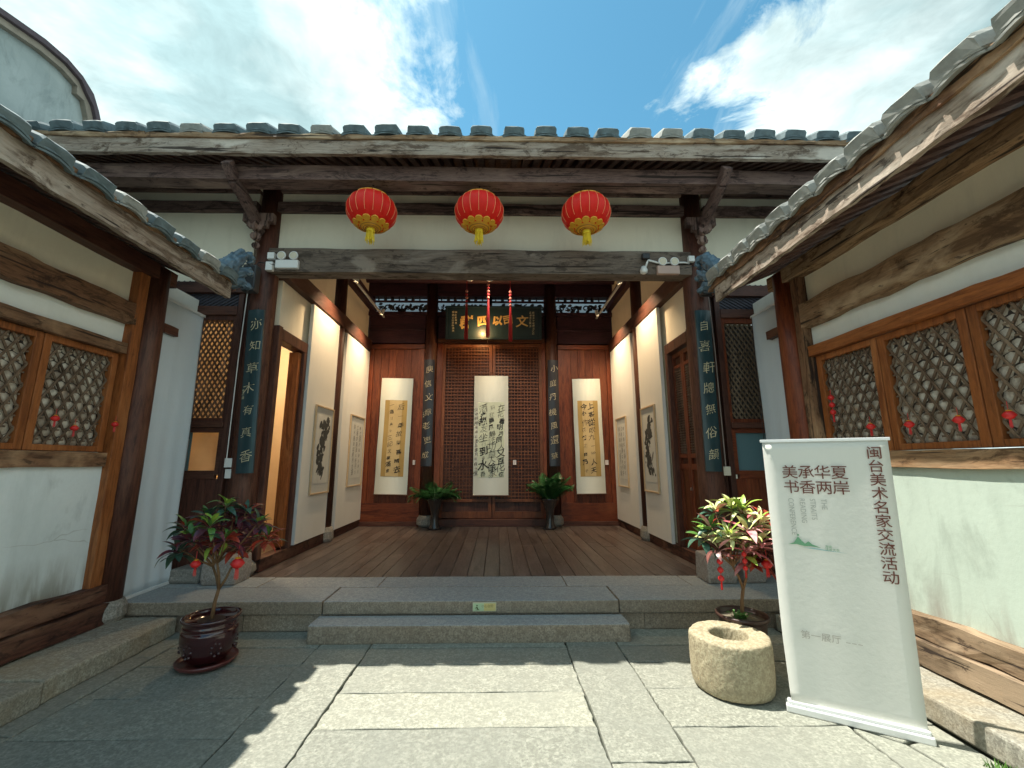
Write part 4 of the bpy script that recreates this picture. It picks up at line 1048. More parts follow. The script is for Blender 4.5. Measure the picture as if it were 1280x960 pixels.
def picture(sx, y0, y1, z0, z1, label, style, seed):
    X0 = (XL if sx < 0 else XR) - sx * .055
    T = thing('framed_picture', label, 'framed picture', (X0, (y0 + y1) / 2, z0), rz=(R(90) if sx < 0 else R(-90)), group='framed works on the display panels')
    # local frame: x along the wall, -y faces the hall
    w = (y1 - y0) / 2; h = z1 - z0
    fr = plain('pale_ash_frame', (.52, .38, .23), .5, nz=.15)
    part('frame', MB().box(-w, -w + .025, -.03, 0, 0, h).box(w - .025, w, -.03, 0, 0, h).box(-w + .025, w - .025, -.03, 0, 0, .025).box(-w + .025, w - .025, -.03, 0, h - .025, h), fr, T, bev=.002, wo=False)
    part('mount', MB().box(-w + .025, w - .025, -.012, -.006, .025, h - .025), plaster('mount_grey', (.56, .57, .54), (.5, .51, .48), .4), T, wo=False)
    part('picture_sheet', MB().box(-w * .72, w * .72, -.015, -.0125, h * .12, h * .90), plaster('rice_paper', (.66, .66, .61), (.55, .55, .50), .6), T, wo=False)
    r = random.Random(seed)
    if style == 'ink':
        V = []; F = []
        for k in range(90):
            t = r.random(); cx = math.sin(t * 5 + seed) * w * .25 + r.gauss(0, w * .20); cz = h * (.20 + .66 * t); l = r.uniform(.02, .10); ww = l * r.uniform(.25, .8); a = r.uniform(-1.2, 1.2) + 1.2
            n = len(V); q = 9
            for i in range(q):
                an = 2 * math.pi * i / q; rr = r.uniform(.6, 1.15); px, pz = l * rr * math.cos(an), ww * rr * math.sin(an)
                V.append((max(-w * .68, min(w * .68, cx + px * math.cos(a) - pz * math.sin(a))), -.016 - k * .00003, cz + px * math.sin(a) + pz * math.cos(a)))
            F.append(tuple(range(n, n + q)))
        me = bpy.data.meshes.new('ink_painting'); me.from_pydata(V, [], F); obj('ink_painting', me, plain('ink_wash', (.055, .057, .055), .8, nz=.8, scale=9), T)
    else:
        V = []; F = []
        for i in range(3):
            v, f = column_text('春江潮水連海平明月共潮生'[i:i + 9], .10, h * .72 / 9, seed + i, amt=.012, jitter=.3, shear=.2); n = len(V)
            V += [(a + (1 - i) * w * .42, b + h * .87, 0) for a, b, _ in v]; F += [tuple(n + j for j in g) for g in f]
        put('lettering', V, F, lambda a, b: (a, -.017, b), plain('grey_ink', (.16, .16, .15), .8), T)
picture(-1, 6.74, 7.50 - .02, 1.10, 2.51, 'tall framed ink painting of black foliage on the left wall', 'ink', 3)
picture(-1, 8.37, 9.24, 1.13, 2.54, 'framed pale calligraphy sheet on the left wall, next to the back corner', 'text', 8)
picture(1, 6.83, 7.50, 1.11, 2.54, 'tall framed ink painting of black foliage on the right wall', 'ink', 15)
picture(1, 8.40, 9.10, 1.11, 2.52, 'framed pale calligraphy sheet on the right wall, next to the back corner', 'text', 28)

def tag_card(x, y, z, label, rz=0):
    o = thing('caption_card', label, 'caption card', (x, y, z), rz=rz, group='small caption cards beside the works')
    part('card', MB().box(-.035, .035, 0, .012, -.05, .05), plain('card_white', (.78, .72, .70), .5), o, bev=.001, wo=False)
    m = MB(); [m.box(-.024, .024 - .012 * (k % 2), -.002, 0, .03 - k * .018, .034 - k * .018) for k in range(4)]
    part('print', m, plain('print_grey', (.3, .25, .25), .6), o, wo=False)
tag_card(-1.56, 9.44, 1.60, 'small white caption card beside the left silk-bordered scroll'); tag_card(.63, 9.42, 1.60, 'small white caption card on the lattice door beside the middle scroll'); tag_card(2.66, 9.44, 1.60, 'small white caption card beside the right silk-bordered scroll')

# ------------------------------------------------------------ lamps, electrical things
def spot(label, loc, aim, power, col=(1, .72, .42), size=105, blend=1.0):
    T = thing('spotlight', label, 'spotlight', loc, group='track spotlights in the hall')
    d = (Vector(aim) - Vector(loc)).normalized(); q = d.to_track_quat('-Z', 'Y').to_euler()
    m = MB(); m.lathe([(.032, .10), (.036, .06), (.040, -.02), (.036, -.02), (.02, .0)], 14); me = m.mesh('lamp_housing'); me.transform(q.to_matrix().to_4x4()); obj('lamp_housing', me, plain('lamp_white', (.5, .5, .48), .4), T)
    m = MB(); m.lathe([(.005, .004), (.030, 0)], 14); me = m.mesh('bulb'); me.transform(q.to_matrix().to_4x4()); obj('bulb', me, plain('bulb_lit', (1, .78, .5), .4, emit=9), T)
    m = MB(); m.tube([(0, 0, .03), (0, 0, .16)], .008, 6); part('stem', m, plain('iron', (.04, .04, .04), .6, .6), T, wo=False)
    l = bpy.data.lights.new('lamp', 'SPOT'); l.energy = power; l.color = col; l.spot_size = R(size); l.spot_blend = blend; l.shadow_soft_size = .05
    o = link(bpy.data.objects.new('lamp', l)); o.parent = T; o.rotation_euler = q; o.location = d * .06
spot('small track spotlight washing the nearer left display panel', (-2.20, 6.95, 4.70), (-2.7, 6.95, 3.0), 46)
spot('small track spotlight washing the farther left display panel', (-2.20, 8.60, 4.70), (-2.7, 8.55, 2.9), 46)
spot('small track spotlight washing the nearer right display panel', (2.38, 6.95, 4.70), (2.88, 6.95, 3.0), 46)
spot('small track spotlight washing the farther right display panel', (2.38, 8.60, 4.70), (2.88, 8.55, 2.9), 46)
spot('small spotlight on the cross beam aimed at the left scroll', (-1.4, 7.2, 5.12), (-1.99, 9.4, 2.3), 55, size=70, col=(1, .85, .65))
spot('small spotlight on the cross beam aimed at the middle scroll', (.3, 7.2, 5.12), (.12, 9.4, 2.2), 75, size=62, col=(1, .85, .65))
spot('small spotlight on the cross beam aimed at the right scroll', (1.7, 7.2, 5.12), (2.2, 9.4, 2.3), 55, size=70, col=(1, .85, .65))
def small_lights():
    for sx in (-1, 1):
        T = thing('light_track', 'slim white lighting track along the %s side of the hall' % ('left' if sx < 0 else 'right'), 'light track', (-2.35 if sx < 0 else 2.52, 6.7, 4.87), group='lighting tracks')
        part('rail', MB().box(-.02, .02, 0, 2.6, -.02, .01), plain('lamp_white', (.5, .5, .48), .4), T, bev=.003, wo=False)
    # picture light above the doors, warm glow on plaque and lattice
    T = thing('picture_light', 'tiny warm picture light shining on the plaque from above the doors', 'lamp', (.02, 9.10, 4.36))
    m = MB(); m.lathe([(.006, 0), (.022, .01), (.026, .05), (.018, .055)], 12); part('lamp_housing', m, plain('brass', (.5, .36, .14), .4, .8), T, wo=False)
    m = MB(); m.lathe([(.004, .06), (.018, .056)], 12); part('bulb', m, plain('bulb_lit', (1, .78, .5), .4, emit=9), T, wo=False)
    m = MB(); m.tube([(0, .0, 0), (0, .12, -.06), (0, .30, -.06)], .006, 6); part('bracket_arm', m, plain('brass', (.5, .36, .14), .4, .8), T, wo=False)
    l = bpy.data.lights.new('lamp', 'POINT'); l.energy = 6; l.color = (1, .55, .2); l.shadow_soft_size = .04; o = link(bpy.data.objects.new('lamp', l)); o.parent = T; o.location = (-.12, -.10, .10)
    # lamp in the room behind the left bay
    T = thing('ceiling_lamp', 'warm ceiling lamp in the side room seen through the left door', 'lamp', (-3.9, 6.9, 4.2))
    m = MB(); m.lathe([(.02, 0), (.03, -.3), (.16, -.36), (.19, -.48), (.15, -.50)], 20); part('lamp_shade', m, plain('shade_white', (.8, .75, .65), .6), T, wo=False)
    m = MB(); m.lathe([(.02, -.44), (.05, -.47), (.05, -.50), (.02, -.53)], 16); part('bulb', m, plain('bulb_lit', (1, .78, .5), .4, emit=9), T, wo=False)
    l = bpy.data.lights.new('lamp', 'POINT'); l.energy = 22; l.color = (1, .80, .58); l.shadow_soft_size = .08; o = link(bpy.data.objects.new('lamp', l)); o.parent = T; o.location = (0, 0, -.62)
    # smoke detectors
    for x, lb in ((-.17, 'white round smoke detector on the beam, left of its twin'), (.13, 'white round smoke detector on the beam, right of its twin')):
        T = thing('smoke_detector', lb, 'smoke detector', (x, 6.0, 4.33), group='smoke detectors')
        m = MB(); m.lathe([(.02, -.035), (.05, -.03), (.066, -.012), (.068, .01)], 22); part('body', m, plain('white_plastic', (.78, .78, .76), .35), T, smooth=True, wo=False)
        m = MB(); m.lathe([(.012, 0), (.012, 1.4)], 8, (0, 0, .01)); part('drop_pipe', m, plain('pipe_dark', (.03, .02, .025), .6), T, wo=False)
    # emergency light units on the lintel
    wp = plain('white_plastic', (.78, .78, .76), .35); gl = plain('lamp_glass', (.62, .55, .40), .2, coat=.5); gy = plain('case_pinkish', (.52, .36, .30), .5)
    for x, lb, z, case in ((-2.52, 'white twin-head emergency light at the left end of the lintel', 4.10, wp), (2.52, 'twin-head emergency light with pinkish case at the right end of the lintel', 4.06, gy)):
        T = thing('emergency_light', lb, 'emergency light', (x, 5.25, z))
        part('case', MB().box(-.15, .15, -.03, .03, 0, .12), case, T, bev=.012, wo=False)
        for s in (-.075, .085):
            m = MB(); m.lathe([(.02, .03), (.05, .02), (.060, -.012), (.054, -.018)], 18); me = m.mesh('lamp_head'); me.transform(Matrix.Translation((s, -.02, .175)) @ Matrix.Rotation(R(90), 4, 'X') @ Matrix.Scale(-1, 4, (0, 0, 1)))
            h = obj('lamp_head', me, wp, T)
            m = MB(); m.lathe([(.002, 0), (.046, .002)], 18); me = m.mesh('lens'); me.transform(Matrix.Translation((s, -.040, .175)) @ Matrix.Rotation(R(90), 4, 'X')); obj('lens', me, gl, h)
            m = MB(); m.tube([(s, 0, .115), (s, 0, .14)], .012, 6); part('neck', m, wp, h, wo=False)
        if x < 0: part('junction_box', MB().box(-.26, -.17, -.03, .03, .13, .22), wp, T, bev=.006, wo=False); part('socket', MB().box(-.27, -.18, -.03, .03, -.03, .09), wp, T, bev=.006, wo=False)
    T = thing('security_camera', 'white security camera on a curved arm near the right end of the lintel', 'camera', (2.20, 5.22, 4.12))
    m = MB(); m.tube([(.0, 0, .0), (.03, -.02, .09), (.05, 0, .13), (.22, .03, .10), (.55, .04, .12), (.62, .04, .11)], .013, 8); part('arm', m, wp, T, smooth=True, wo=False)
    m = MB(); m.lathe([(.02, -.05), (.045, -.035), (.05, 0), (.03, .05)], 14, (-.02, -.01, -.02)); part('camera_head', m, wp, T, smooth=True, wo=False)
    part('sensor_box', MB().box(-.03, .07, -.03, .03, .14, .22), plain('black_plastic', (.02, .02, .022), .4), T, bev=.01, wo=False)
    part('clip', MB().box(.60, .68, .0, .05, .12, .20), wp, T, bev=.004, wo=False)
    for x, lb in ((-2.925, 'black wall speaker above the couplet board on the left column'), (2.985, 'dark grey wall speaker above the couplet board on the right column')):
        T = thing('wall_speaker', lb, 'speaker', (x, 5.17, 3.74))
        part('case', MB().box(-.085, .085, -.06, .07, 0, .36), plain('speaker_grey', (.035, .04, .045) if x < 0 else (.05, .05, .055), .45), T, bev=.018, wo=False)
        part('grille', MB().box(-.07, .07, -.068, -.061, .03, .33), plain('speaker_cloth', (.02, .022, .025), .8), T, bev=.004, wo=False)
        part('badge', MB().box(-.008, .008, -.072, -.068, .045, .06), wp, T, wo=False)
        m = MB(); m.tube([(0, .05, .36), (.03 if x < 0 else -.03, .08, .45), (.14 if x < 0 else -.14, .06, .43), (.25 if x < 0 else -.25, .05, .40)], .006, 6); part('cable', m, plain('black_plastic', (.02, .02, .022), .4), T, wo=False)
    # sockets, conduit
    for x, z, lb, n in ((-3.03, 1.60, 'pair of white switch boxes beside the foot of the left couplet board', 2), (3.10, 1.50, 'cream socket box below the conduit beside the right couplet board', 1)):
        T = thing('switch_box', lb, 'switch box', (x, 5.33, z))
        for k in range(n): part('box', MB().box(-.045 + .02 * k, .045 + .02 * k, -.02, .03, -.06 - .13 * k, .05 - .13 * k), plain('cream_plastic', (.70, .66, .55), .45) if x > 0 else wp, T, bev=.005, wo=False)
    T = thing('conduit', 'thin pale conduit running down the right column to the socket box', 'conduit', (3.10, 5.34, 1.55))
    m = MB(); m.tube([(0, 0, 0), (.0, 0, 1.5), (-.02, 0, 2.3)], .007, 6); part('pipe', m, plain('grey_plastic', (.36, .30, .27), .5), T, wo=False)
    T = thing('conduit', 'thin white conduit along the outer edge of the left couplet board', 'conduit', (-3.045, 5.30, 1.6))
    m = MB(); m.tube([(0, 0, 0), (.0, 0, 1.3), (.02, 0, 2.3)], .006, 6); part('pipe', m, wp, T, wo=False)
small_lights()

# ------------------------------------------------------------ red hanging charms
def charm(label, loc, size=1.0, kind='knot', group='red charms hung in the window lattice', rz=0):
    T = thing('red_charm', label, 'red charm', loc, rz=rz, group=group)
    rm = plain('charm_red', (.62, .02, .02), .45, nz=.2); s = size
    if kind == 'knot':
        m = MB(); m.lathe([(.004, .035), (.024, .022), (.040, 0), (.024, -.022), (.006, -.03)], 12, (0, 0, 0)); me = m.mesh('lantern_body'); me.transform(Matrix.Scale(s, 4)); obj('lantern_body', me, rm, T, smooth=True)
        m = MB(); m.lathe([(.014, 0), (.018, .004), (.014, .008)], 10, (0, 0, .028)); me = m.mesh('gold_ring'); me.transform(Matrix.Scale(s, 4)); obj('gold_ring', me, plain('lantern_gold', (.8, .47, .05), .45), T)
        m = MB(); [m.tube([(k * .004, 0, -.03), (k * .006, 0, -.085 - .008 * (k % 2))], .0022, 4) for k in (-2, -1, 0, 1, 2)]; m.tube([(0, 0, .03), (0, 0, .10)], .002, 4); me = m.mesh('tassel'); me.transform(Matrix.Scale(s, 4)); obj('tassel', me, rm, T)
    else:
        for q in range(3):
            m = MB(); z = .12 - q * .075; m.lathe([(.004, .030), (.022, .016), (.028, 0), (.022, -.016), (.006, -.028)], 10, (0, 0, z)); me = m.mesh('bead'); me.transform(Matrix.Scale(s, 4)); obj('bead', me, rm, T, smooth=True)
        m = MB(); m.tube([(0, 0, .2), (0, 0, -.06)], .003, 5); [m.tube([(k * .005, 0, -.05), (k * .007, 0, -.13)], .003, 4) for k in (-1, 0, 1)]; me = m.mesh('tassel'); me.transform(Matrix.Scale(s, 4)); obj('tassel', me, rm, T)
for y, z, lb in ((3.49, 1.95, 'small red lantern charm in the shaded window, the one nearest its middle stile'), (3.66, 1.885, 'small red lantern charm low in the middle of the shaded window'), (4.035, 1.95, 'small red lantern charm on the frame beside the shaded window post')):
    charm(lb, (-3.33, y, z), .78)
charm('long red bead string at the far edge of the sunlit windows', (3.33, 3.82, 2.08), .9, 'string')
for y, z, lb in ((3.45, 1.89, 'small red lantern charm in the sunlit window just above the banner corner'), (3.12, 1.88, 'small red lantern charm in the sunlit middle window, right of its first stile'), (2.775, 1.88, 'small red lantern charm low in the sunlit window beside the double stile'), (2.49, 1.88, 'small red lantern charm in the sunlit window at the photo edge')):
    charm(lb, (3.33, y, z), .85)
def tassel_strings():
    for x, z1, z0, lb in ((-.33, 4.86, 3.80, 'red tassel string hanging before the plaque, left of the three'), (.07, 5.0, 3.85, 'red tassel string hanging before the plaque, middle of the three'), (.485, 4.85, 3.78, 'red tassel string hanging before the plaque, right of the three')):
        T = thing('tassel_string', lb, 'tassel', (x, 7.5, z1), group='red tassel strings before the plaque'); rm = plain('tassel_red', (.34, .010, .014), .6)
        h = z1 - z0; m = MB(); m.tube([(0, 0, .55), (0, 0, -h * .2)], .005, 6); part('cord', m, rm, T, wo=False)
        for q in range(5):
            m = MB(); m.lathe([(.005, .03), (.026, .01), (.028, -.012), (.006, -.03)], 10, (0, 0, -h * .10 - q * .065)); part('bead', m, rm if q % 2 else plain('bead_pink', (.45, .14, .10), .4), T, wo=False)
        m = MB(); r = random.Random(int(x * 100) + 40)
        for k in range(34):
            a = r.uniform(0, 6.28); q = .024 * math.sqrt(r.random()); m.tube([(q * .5 * math.cos(a), q * .5 * math.sin(a), -h * .36), (q * math.cos(a) * 1.3, q * math.sin(a) * 1.3, -h * .7), (q * math.cos(a) * 1.5, q * math.sin(a) * 1.5, -h + r.uniform(0, .05))], .0042, 4)
        part('tassel_thread', m, rm, T, kind='stuff', wo=False)
tassel_strings()

# ------------------------------------------------------------ courtyard objects
def mortar():
    T = thing('stone_mortar', 'rough round stone mortar with a hollow top standing on sunlit paving', 'stone mortar', (1.965, 3.39, 0))
    r = random.Random(2)
    prof = [(.235, 0), (.262, .012), (.272, .06), (.276, .16), (.276, .26), (.275, .335), (.270, .352), (.258, .362), (.19, .364), (.140, .364), (.128, .352), (.124, .31), (.116, .24), (.09, .19), (.01, .175)]
    m = MB(); m.lathe(prof, 96, rfun=lambda a, z: 1 + .014 * math.sin(2 * a + 1) + .008 * math.sin(5 * a))
    for i, v in enumerate(m.v):
        v = Vector(v); n = mnoise.noise(v * 16) * .0035 + mnoise.noise(v * 45) * .003; m.v[i] = (v.x * (1 + n * 3), v.y * (1 + n * 3), v.z + n * (1 if v.z > .02 else 0))
    o = part('stone_body', m, M_['mortar'], T, smooth=True, wo=False)
    d = o.modifiers.new('s', 'SUBSURF'); d.levels = d.render_levels = 2
    tx = bpy.data.textures.new('pits', 'CLOUDS'); tx.noise_scale = .022; tx.noise_depth = 2
    dm = o.modifiers.new('pits', 'DISPLACE'); dm.texture = tx; dm.strength = .007; dm.mid_level = .55; dm.texture_coords = 'LOCAL'
    m = MB(); m.lathe([(.10, .19), (.11, .215), (.05, .228), (.01, .23)], 24); part('leaf_litter', m, plain('litter', (.06, .065, .03), .9, nz=.6), T, wo=False)
mortar()

def banner():
    ang = -30.5; w = .70; H = 1.75
    T = thing('standing_banner', 'tall white roll-up banner with brown Chinese lettering standing on the paving', 'banner', (2.17, 3.10, 0), rz=R(ang))
    lean = -.14; th = .0
    P = lambda x, z, d=0: (x, lean * z / H - d, z)      # x along, z up; -y faces the camera
    m = MB(); nx, nz = 10, 30; vs = []
    for k in range(nz + 1):
        z = .065 + (H - .075) * k / nz
        for i in range(nx + 1):
            x = .012 + (w - .024) * i / nx
            bul = .004 * math.sin(i * 1.3 + k * .2) * math.sin(k * .21)
            if k < 6 and i < 2: bul += .010 * (6 - k) / 6
            xx = x + (.010 * max(0, 1 - k / 7) if i == 0 else 0)
            vs.append(P(xx, z, bul))
    fs = [(k * (nx + 1) + i, k * (nx + 1) + i + 1, (k + 1) * (nx + 1) + i + 1, (k + 1) * (nx + 1) + i) for k in range(nz) for i in range(nx)]
    m.add(vs, fs); o = part('banner_sheet', m, plaster('banner_print', (.70, .71, .67), (.66, .67, .63), .25, rough=.5), T, smooth=True, wo=False)
    so = o.modifiers.new('thick', 'SOLIDIFY'); so.thickness = .003; so.offset = -1
    al = plain('banner_aluminium', (.72, .74, .74), .35, metal=.3)
    m = MB(); m.box(-.01, w + .01, -.035, .06, 0, .045); m.box(.0, w, -.022, .03, .045, .068); part('base_case', m, al, T, bev=.008, wo=False)
    m = MB(); m.box(.09, .11, -.10, .13, 0, .012); m.box(w - .11, w - .09, -.10, .13, 0, .012)
    part('foot', MB().box(.09, .11, .06, .2, 0, .012), al, T, bev=.003, wo=False); part('foot', MB().box(w - .11, w - .09, .06, .2, 0, .012), al, T, bev=.003, wo=False)
    a = Vector(P(0.0, H)); m = MB(); m.box(.0, w, a.y - .006, a.y + .010, H - .014, H + .006); part('top_rail', m, al, T, bev=.003, wo=False)
    m = MB(); m.bar((w / 2, .03, .06), (w / 2, lean + .02, H), .014, .014); part('support_pole', m, al, T, wo=False)
    br = plain('brown_print', (.13, .035, .022), .6); gr = plain('grey_print', (.40, .42, .40), .6); faint = plain('faint_print', (.42, .40, .37), .6); gn = plain('green_print', (.14, .34, .20), .6)
    fn = lambda a, b: P(a, b, .013)
    def letters(s, size, x, z, mat, step=None, vert=False, rot=False, thick=0, sx=1, nm='character'):
        for i, ch in enumerate(s):
            if ch == ' ': continue
            me = text_mesh(ch, size, offset=thick); V, F = tm(me); bpy.data.meshes.remove(me)
            if rot: V = [(b, -a * sx, 0) for a, b, _ in V]
            else: V = [(a * sx, b, 0) for a, b, _ in V]
            dx, dz = (0, -i * step) if (vert or rot) else (i * step, 0)
            put(nm, [(a + x + dx, b + z + dz, 0) for a, b, _ in V], F, fn, mat, T)
    letters('闽台美术名家交流活动', .083, .612, 1.655, br, .0835, vert=True, thick=.0006)
    letters('美承华夏', .094, .155, 1.530, br, .0895, thick=.0003)
    letters('书香两岸', .094, .155, 1.432, br, .0895, thick=.0003)
    lines = []
    for s, x in (('CONFERENCE', .142), ('READING', .205), ('STRAITS', .262), ('THE', .322)):
        me = text_mesh(s, .043, align='LEFT', spacing=1.0); V, F = tm(me); bpy.data.meshes.remove(me)
        put('line_of_print', [(b + x, -a * .88 + 1.365, 0) for a, b, _ in V], F, fn, gr, T)
    # small green hills emblem with its caption
    for poly, mt in (([(.10, 1.060), (.135, 1.075), (.160, 1.115), (.178, 1.09), (.195, 1.072), (.215, 1.088), (.235, 1.070), (.28, 1.052), (.225, 1.058), (.19, 1.055), (.15, 1.065)], gn),
                     ([(.175, 1.045), (.24, 1.050), (.30, 1.042), (.42, 1.030), (.30, 1.036), (.235, 1.041)], plain('blue_print', (.30, .48, .50), .6)),
                     ([(.155, 1.12), (.168, 1.12), (.166, 1.13), (.158, 1.13)], gn)):
        put('emblem', [(a, b, 0) for a, b in poly], [tuple(range(len(poly)))], fn, mt, T)
    for s, z in (('海峡', 1.062), ('读者大会', 1.044)):
        me = text_mesh(s, .019, align='LEFT'); V, F = tm(me); bpy.data.meshes.remove(me)
        put('caption', [(a + .30, b + z, 0) for a, b, _ in V], F, fn, gn, T)
    me = text_mesh('第一展厅', .054, align='LEFT'); V, F = tm(me); bpy.data.meshes.remove(me)
    put('line_of_print', [(a + .115, b + .492, 0) for a, b, _ in V], F, fn, faint, T)
    for k in range(3): put('arrow_dash', [(.35 + k * .03, .484, 0), (.372 + k * .03, .484, 0), (.372 + k * .03, .488, 0), (.35 + k * .03, .488, 0)], [(0, 1, 2, 3)], fn, faint, T)
banner()

def cloths():
    cm = plaster('white_cloth', (.66, .74, .80), (.58, .66, .72), .4, rough=.7); rl = plain('rail_white', (.70, .72, .72), .4)
    for sx, lb in ((-1, 'white cloth screen hanging in the gap between the shaded wing post and the hall'), (1, 'white cloth screen hanging in the gap behind the standing banner')):
        X0 = -3.40 if sx < 0 else 3.42; ya, yb = (4.46, 5.10) if sx < 0 else (4.34, 5.0); zt0, zt1 = 3.42, 3.36
        T = thing('cloth_screen', lb, 'cloth screen', (X0, (ya + yb) / 2, .27), group='white cloth screens')
        m = MB(); ny, nz = 40, 40; vs = []
        for k in range(nz + 1):
            t = k / nz
            for i in range(ny + 1):
                u = i / ny; z = (.30 + (3.38 - .30) * t) - .27
                f = (1 - t) ** 1.2 * .006 * math.sin(u * 17 + 1.6 * math.sin(t * 3) + 3 * u * u) + .010 * math.sin(u * 5 + 2) * (1 - t) + .006 * math.sin(t * 9 + u * 3)
                vs.append((f, (ya - yb) / 2 + (yb - ya) * u * (1 - .0 * t), z))
        m.add(vs, [(k * (ny + 1) + i, k * (ny + 1) + i + 1, (k + 1) * (ny + 1) + i + 1, (k + 1) * (ny + 1) + i) for k in range(nz) for i in range(ny)])
        o = part('cloth', m, cm, T, smooth=True, wo=False); so = o.modifiers.new('thick', 'SOLIDIFY'); so.thickness = .002
        h = (yb - ya) / 2
        m = MB(); m.box(-.018, .018, -h - .01, h + .01, .004, .036); part('bottom_rail', m, rl, T, bev=.005, wo=False)
        m = MB(); m.box(-.012, .012, -h - .01, h + .01, 3.10, 3.13); part('top_rail', m, rl, T, bev=.004, wo=False)
        m = MB(); m.tube([(-sx * .02, h - .03, 3.10), (-sx * .02, h - .01, 2.2), (-sx * .015, h, 1.6)], .004, 5); part('pull_cord', m, plain('cord_dark', (.03, .02, .02), .8), T, wo=False)
cloths()

def step_sign():
    T = thing('warning_plate', 'small pale metal plate with a slipping figure on the platform edge', 'sign', (.13, 4.436, .222))
    part('plate', MB().box(-.115, .115, 0, .014, -.040, .040), plain('plate_frame', (.60, .58, .42), .35, metal=.4), T, bev=.002, wo=False)
    part('plate_print', MB().box(-.108, -.005, -.002, 0, -.033, .033), plain('plate_green', (.48, .62, .38), .5), T, wo=False)
    part('plate_print', MB().box(-.005, .108, -.002, 0, -.033, .033), plain('plate_yellow', (.66, .55, .22), .5), T, wo=False)
    dk = plain('plate_ink', (.10, .12, .03), .6)
    fig = MB(); fig.extrude([(-.094, -.012), (-.075, .004), (-.066, .000), (-.058, -.016), (-.066, -.020), (-.078, -.010)], -.003, -.0022, lambda a, b, d: (a, d, b)); fig.extrude([(-.090, -.026), (-.058, -.018), (-.046, -.026)], -.003, -.0022, lambda a, b, d: (a, d, b))
    part('figure_mark', fig, dk, T, wo=False)
    m = MB(); m.lathe([(.002, 0), (.007, .0008)], 10); me = m.mesh('figure_mark'); me.transform(Matrix.Translation((-.072, -.0025, .014)) @ Matrix.Rotation(R(90), 4, 'X')); obj('figure_mark', me, dk, T)
    me = text_mesh('小心台阶', .030, align='LEFT'); V, F = tm(me); bpy.data.meshes.remove(me)
    put('lettering', V, F, lambda a, b: (a * .98 - .030, -.0035, b + .008), plain('plate_brown', (.22, .15, .03), .6), T)
    me = text_mesh('CAREFUL', .012, align='LEFT'); V, F = tm(me); bpy.data.meshes.remove(me)
step_sign()

def stone_blocks():
    for x0, x1, y0, y1, h, lb, mt in ((-3.00, -2.62, 5.0, 5.34, .30, 'pale grey stone door block on the platform behind the dark-leaved potted shrub', 'block'),
                                  (-3.40, -3.05, 5.08, 5.36, .16, 'low dark stone block beside the white cloth screen', 'base'),
                                  (2.60, 2.93, 4.98, 5.30, .31, 'weathered stone door block behind the bright-leaved potted shrub, nearer the hall opening', 'block'),
                                  (3.02, 3.27, 5.0, 5.32, .29, 'brownish stone door block behind the bright-leaved potted shrub, nearer the banner', 'block')):
        T = thing('stone_block', lb, 'stone block', ((x0 + x1) / 2, (y0 + y1) / 2, .272), group='stone blocks on the platform by the columns')
        a, b = (x1 - x0) / 2, (y1 - y0) / 2; m = MB(); r = random.Random(int(x0 * 10) + 50)
        vs = []; q = [(-1, -1), (1, -1), (1, 1), (-1, 1)]
        for z, s in ((0, .95), (h * .22, 1.0), (h * .45, .99), (h * .97, .93)):
            for (u, v) in q: vs.append((u * a * s + r.uniform(-.006, .006), v * b * s + r.uniform(-.006, .006), z))
        fs = [(3, 2, 1, 0), (12, 13, 14, 15)] + [(l * 4 + k, l * 4 + (k + 1) % 4, l * 4 + 4 + (k + 1) % 4, l * 4 + 4 + k) for l in range(3) for k in range(4)]
        m.add(vs, fs); part('block', m, M_[mt], T, bev=.018, wo=False)
stone_blocks()

# ------------------------------------------------------------ potted shrubs
def leaf_mesh(L, W, fold, droop, mat, n=6):
    vs = []; uvs = []
    for i in range(n + 1):
        t = i / n; w = W * (math.sin(math.pi * min(1, t * .96 + .04)) ** .75) * (1 - .25 * (t - .45)) * .5
        if i == n: w = 0.0008
        x = L * t * (1 - .12 * t * t * droop); z = L * (.10 * math.sin(math.pi * t * .8) - droop * .34 * t * t)
        rip = .05 * W * math.sin(t * 14)
        for s in (-1, 0, 1):
            vs.append((x, s * w, z + abs(s) * w * fold + s * rip * .4)); uvs.append((t, .5 + s * .5))
    fs = []
    for i in range(n):
        for s in (0, 1): fs.append((i * 3 + s, i * 3 + s + 1, i * 3 + 4 + s, i * 3 + 3 + s))
    me = bpy.data.meshes.new('leaf'); me.from_pydata(vs, [], fs); uv = me.uv_layers.new()
    for p in me.polygons:
        p.use_smooth = True
        for li in p.loop_indices: uv.data[li].uv = uvs[me.loops[li].vertex_index]
    me.materials.append(mat); return me
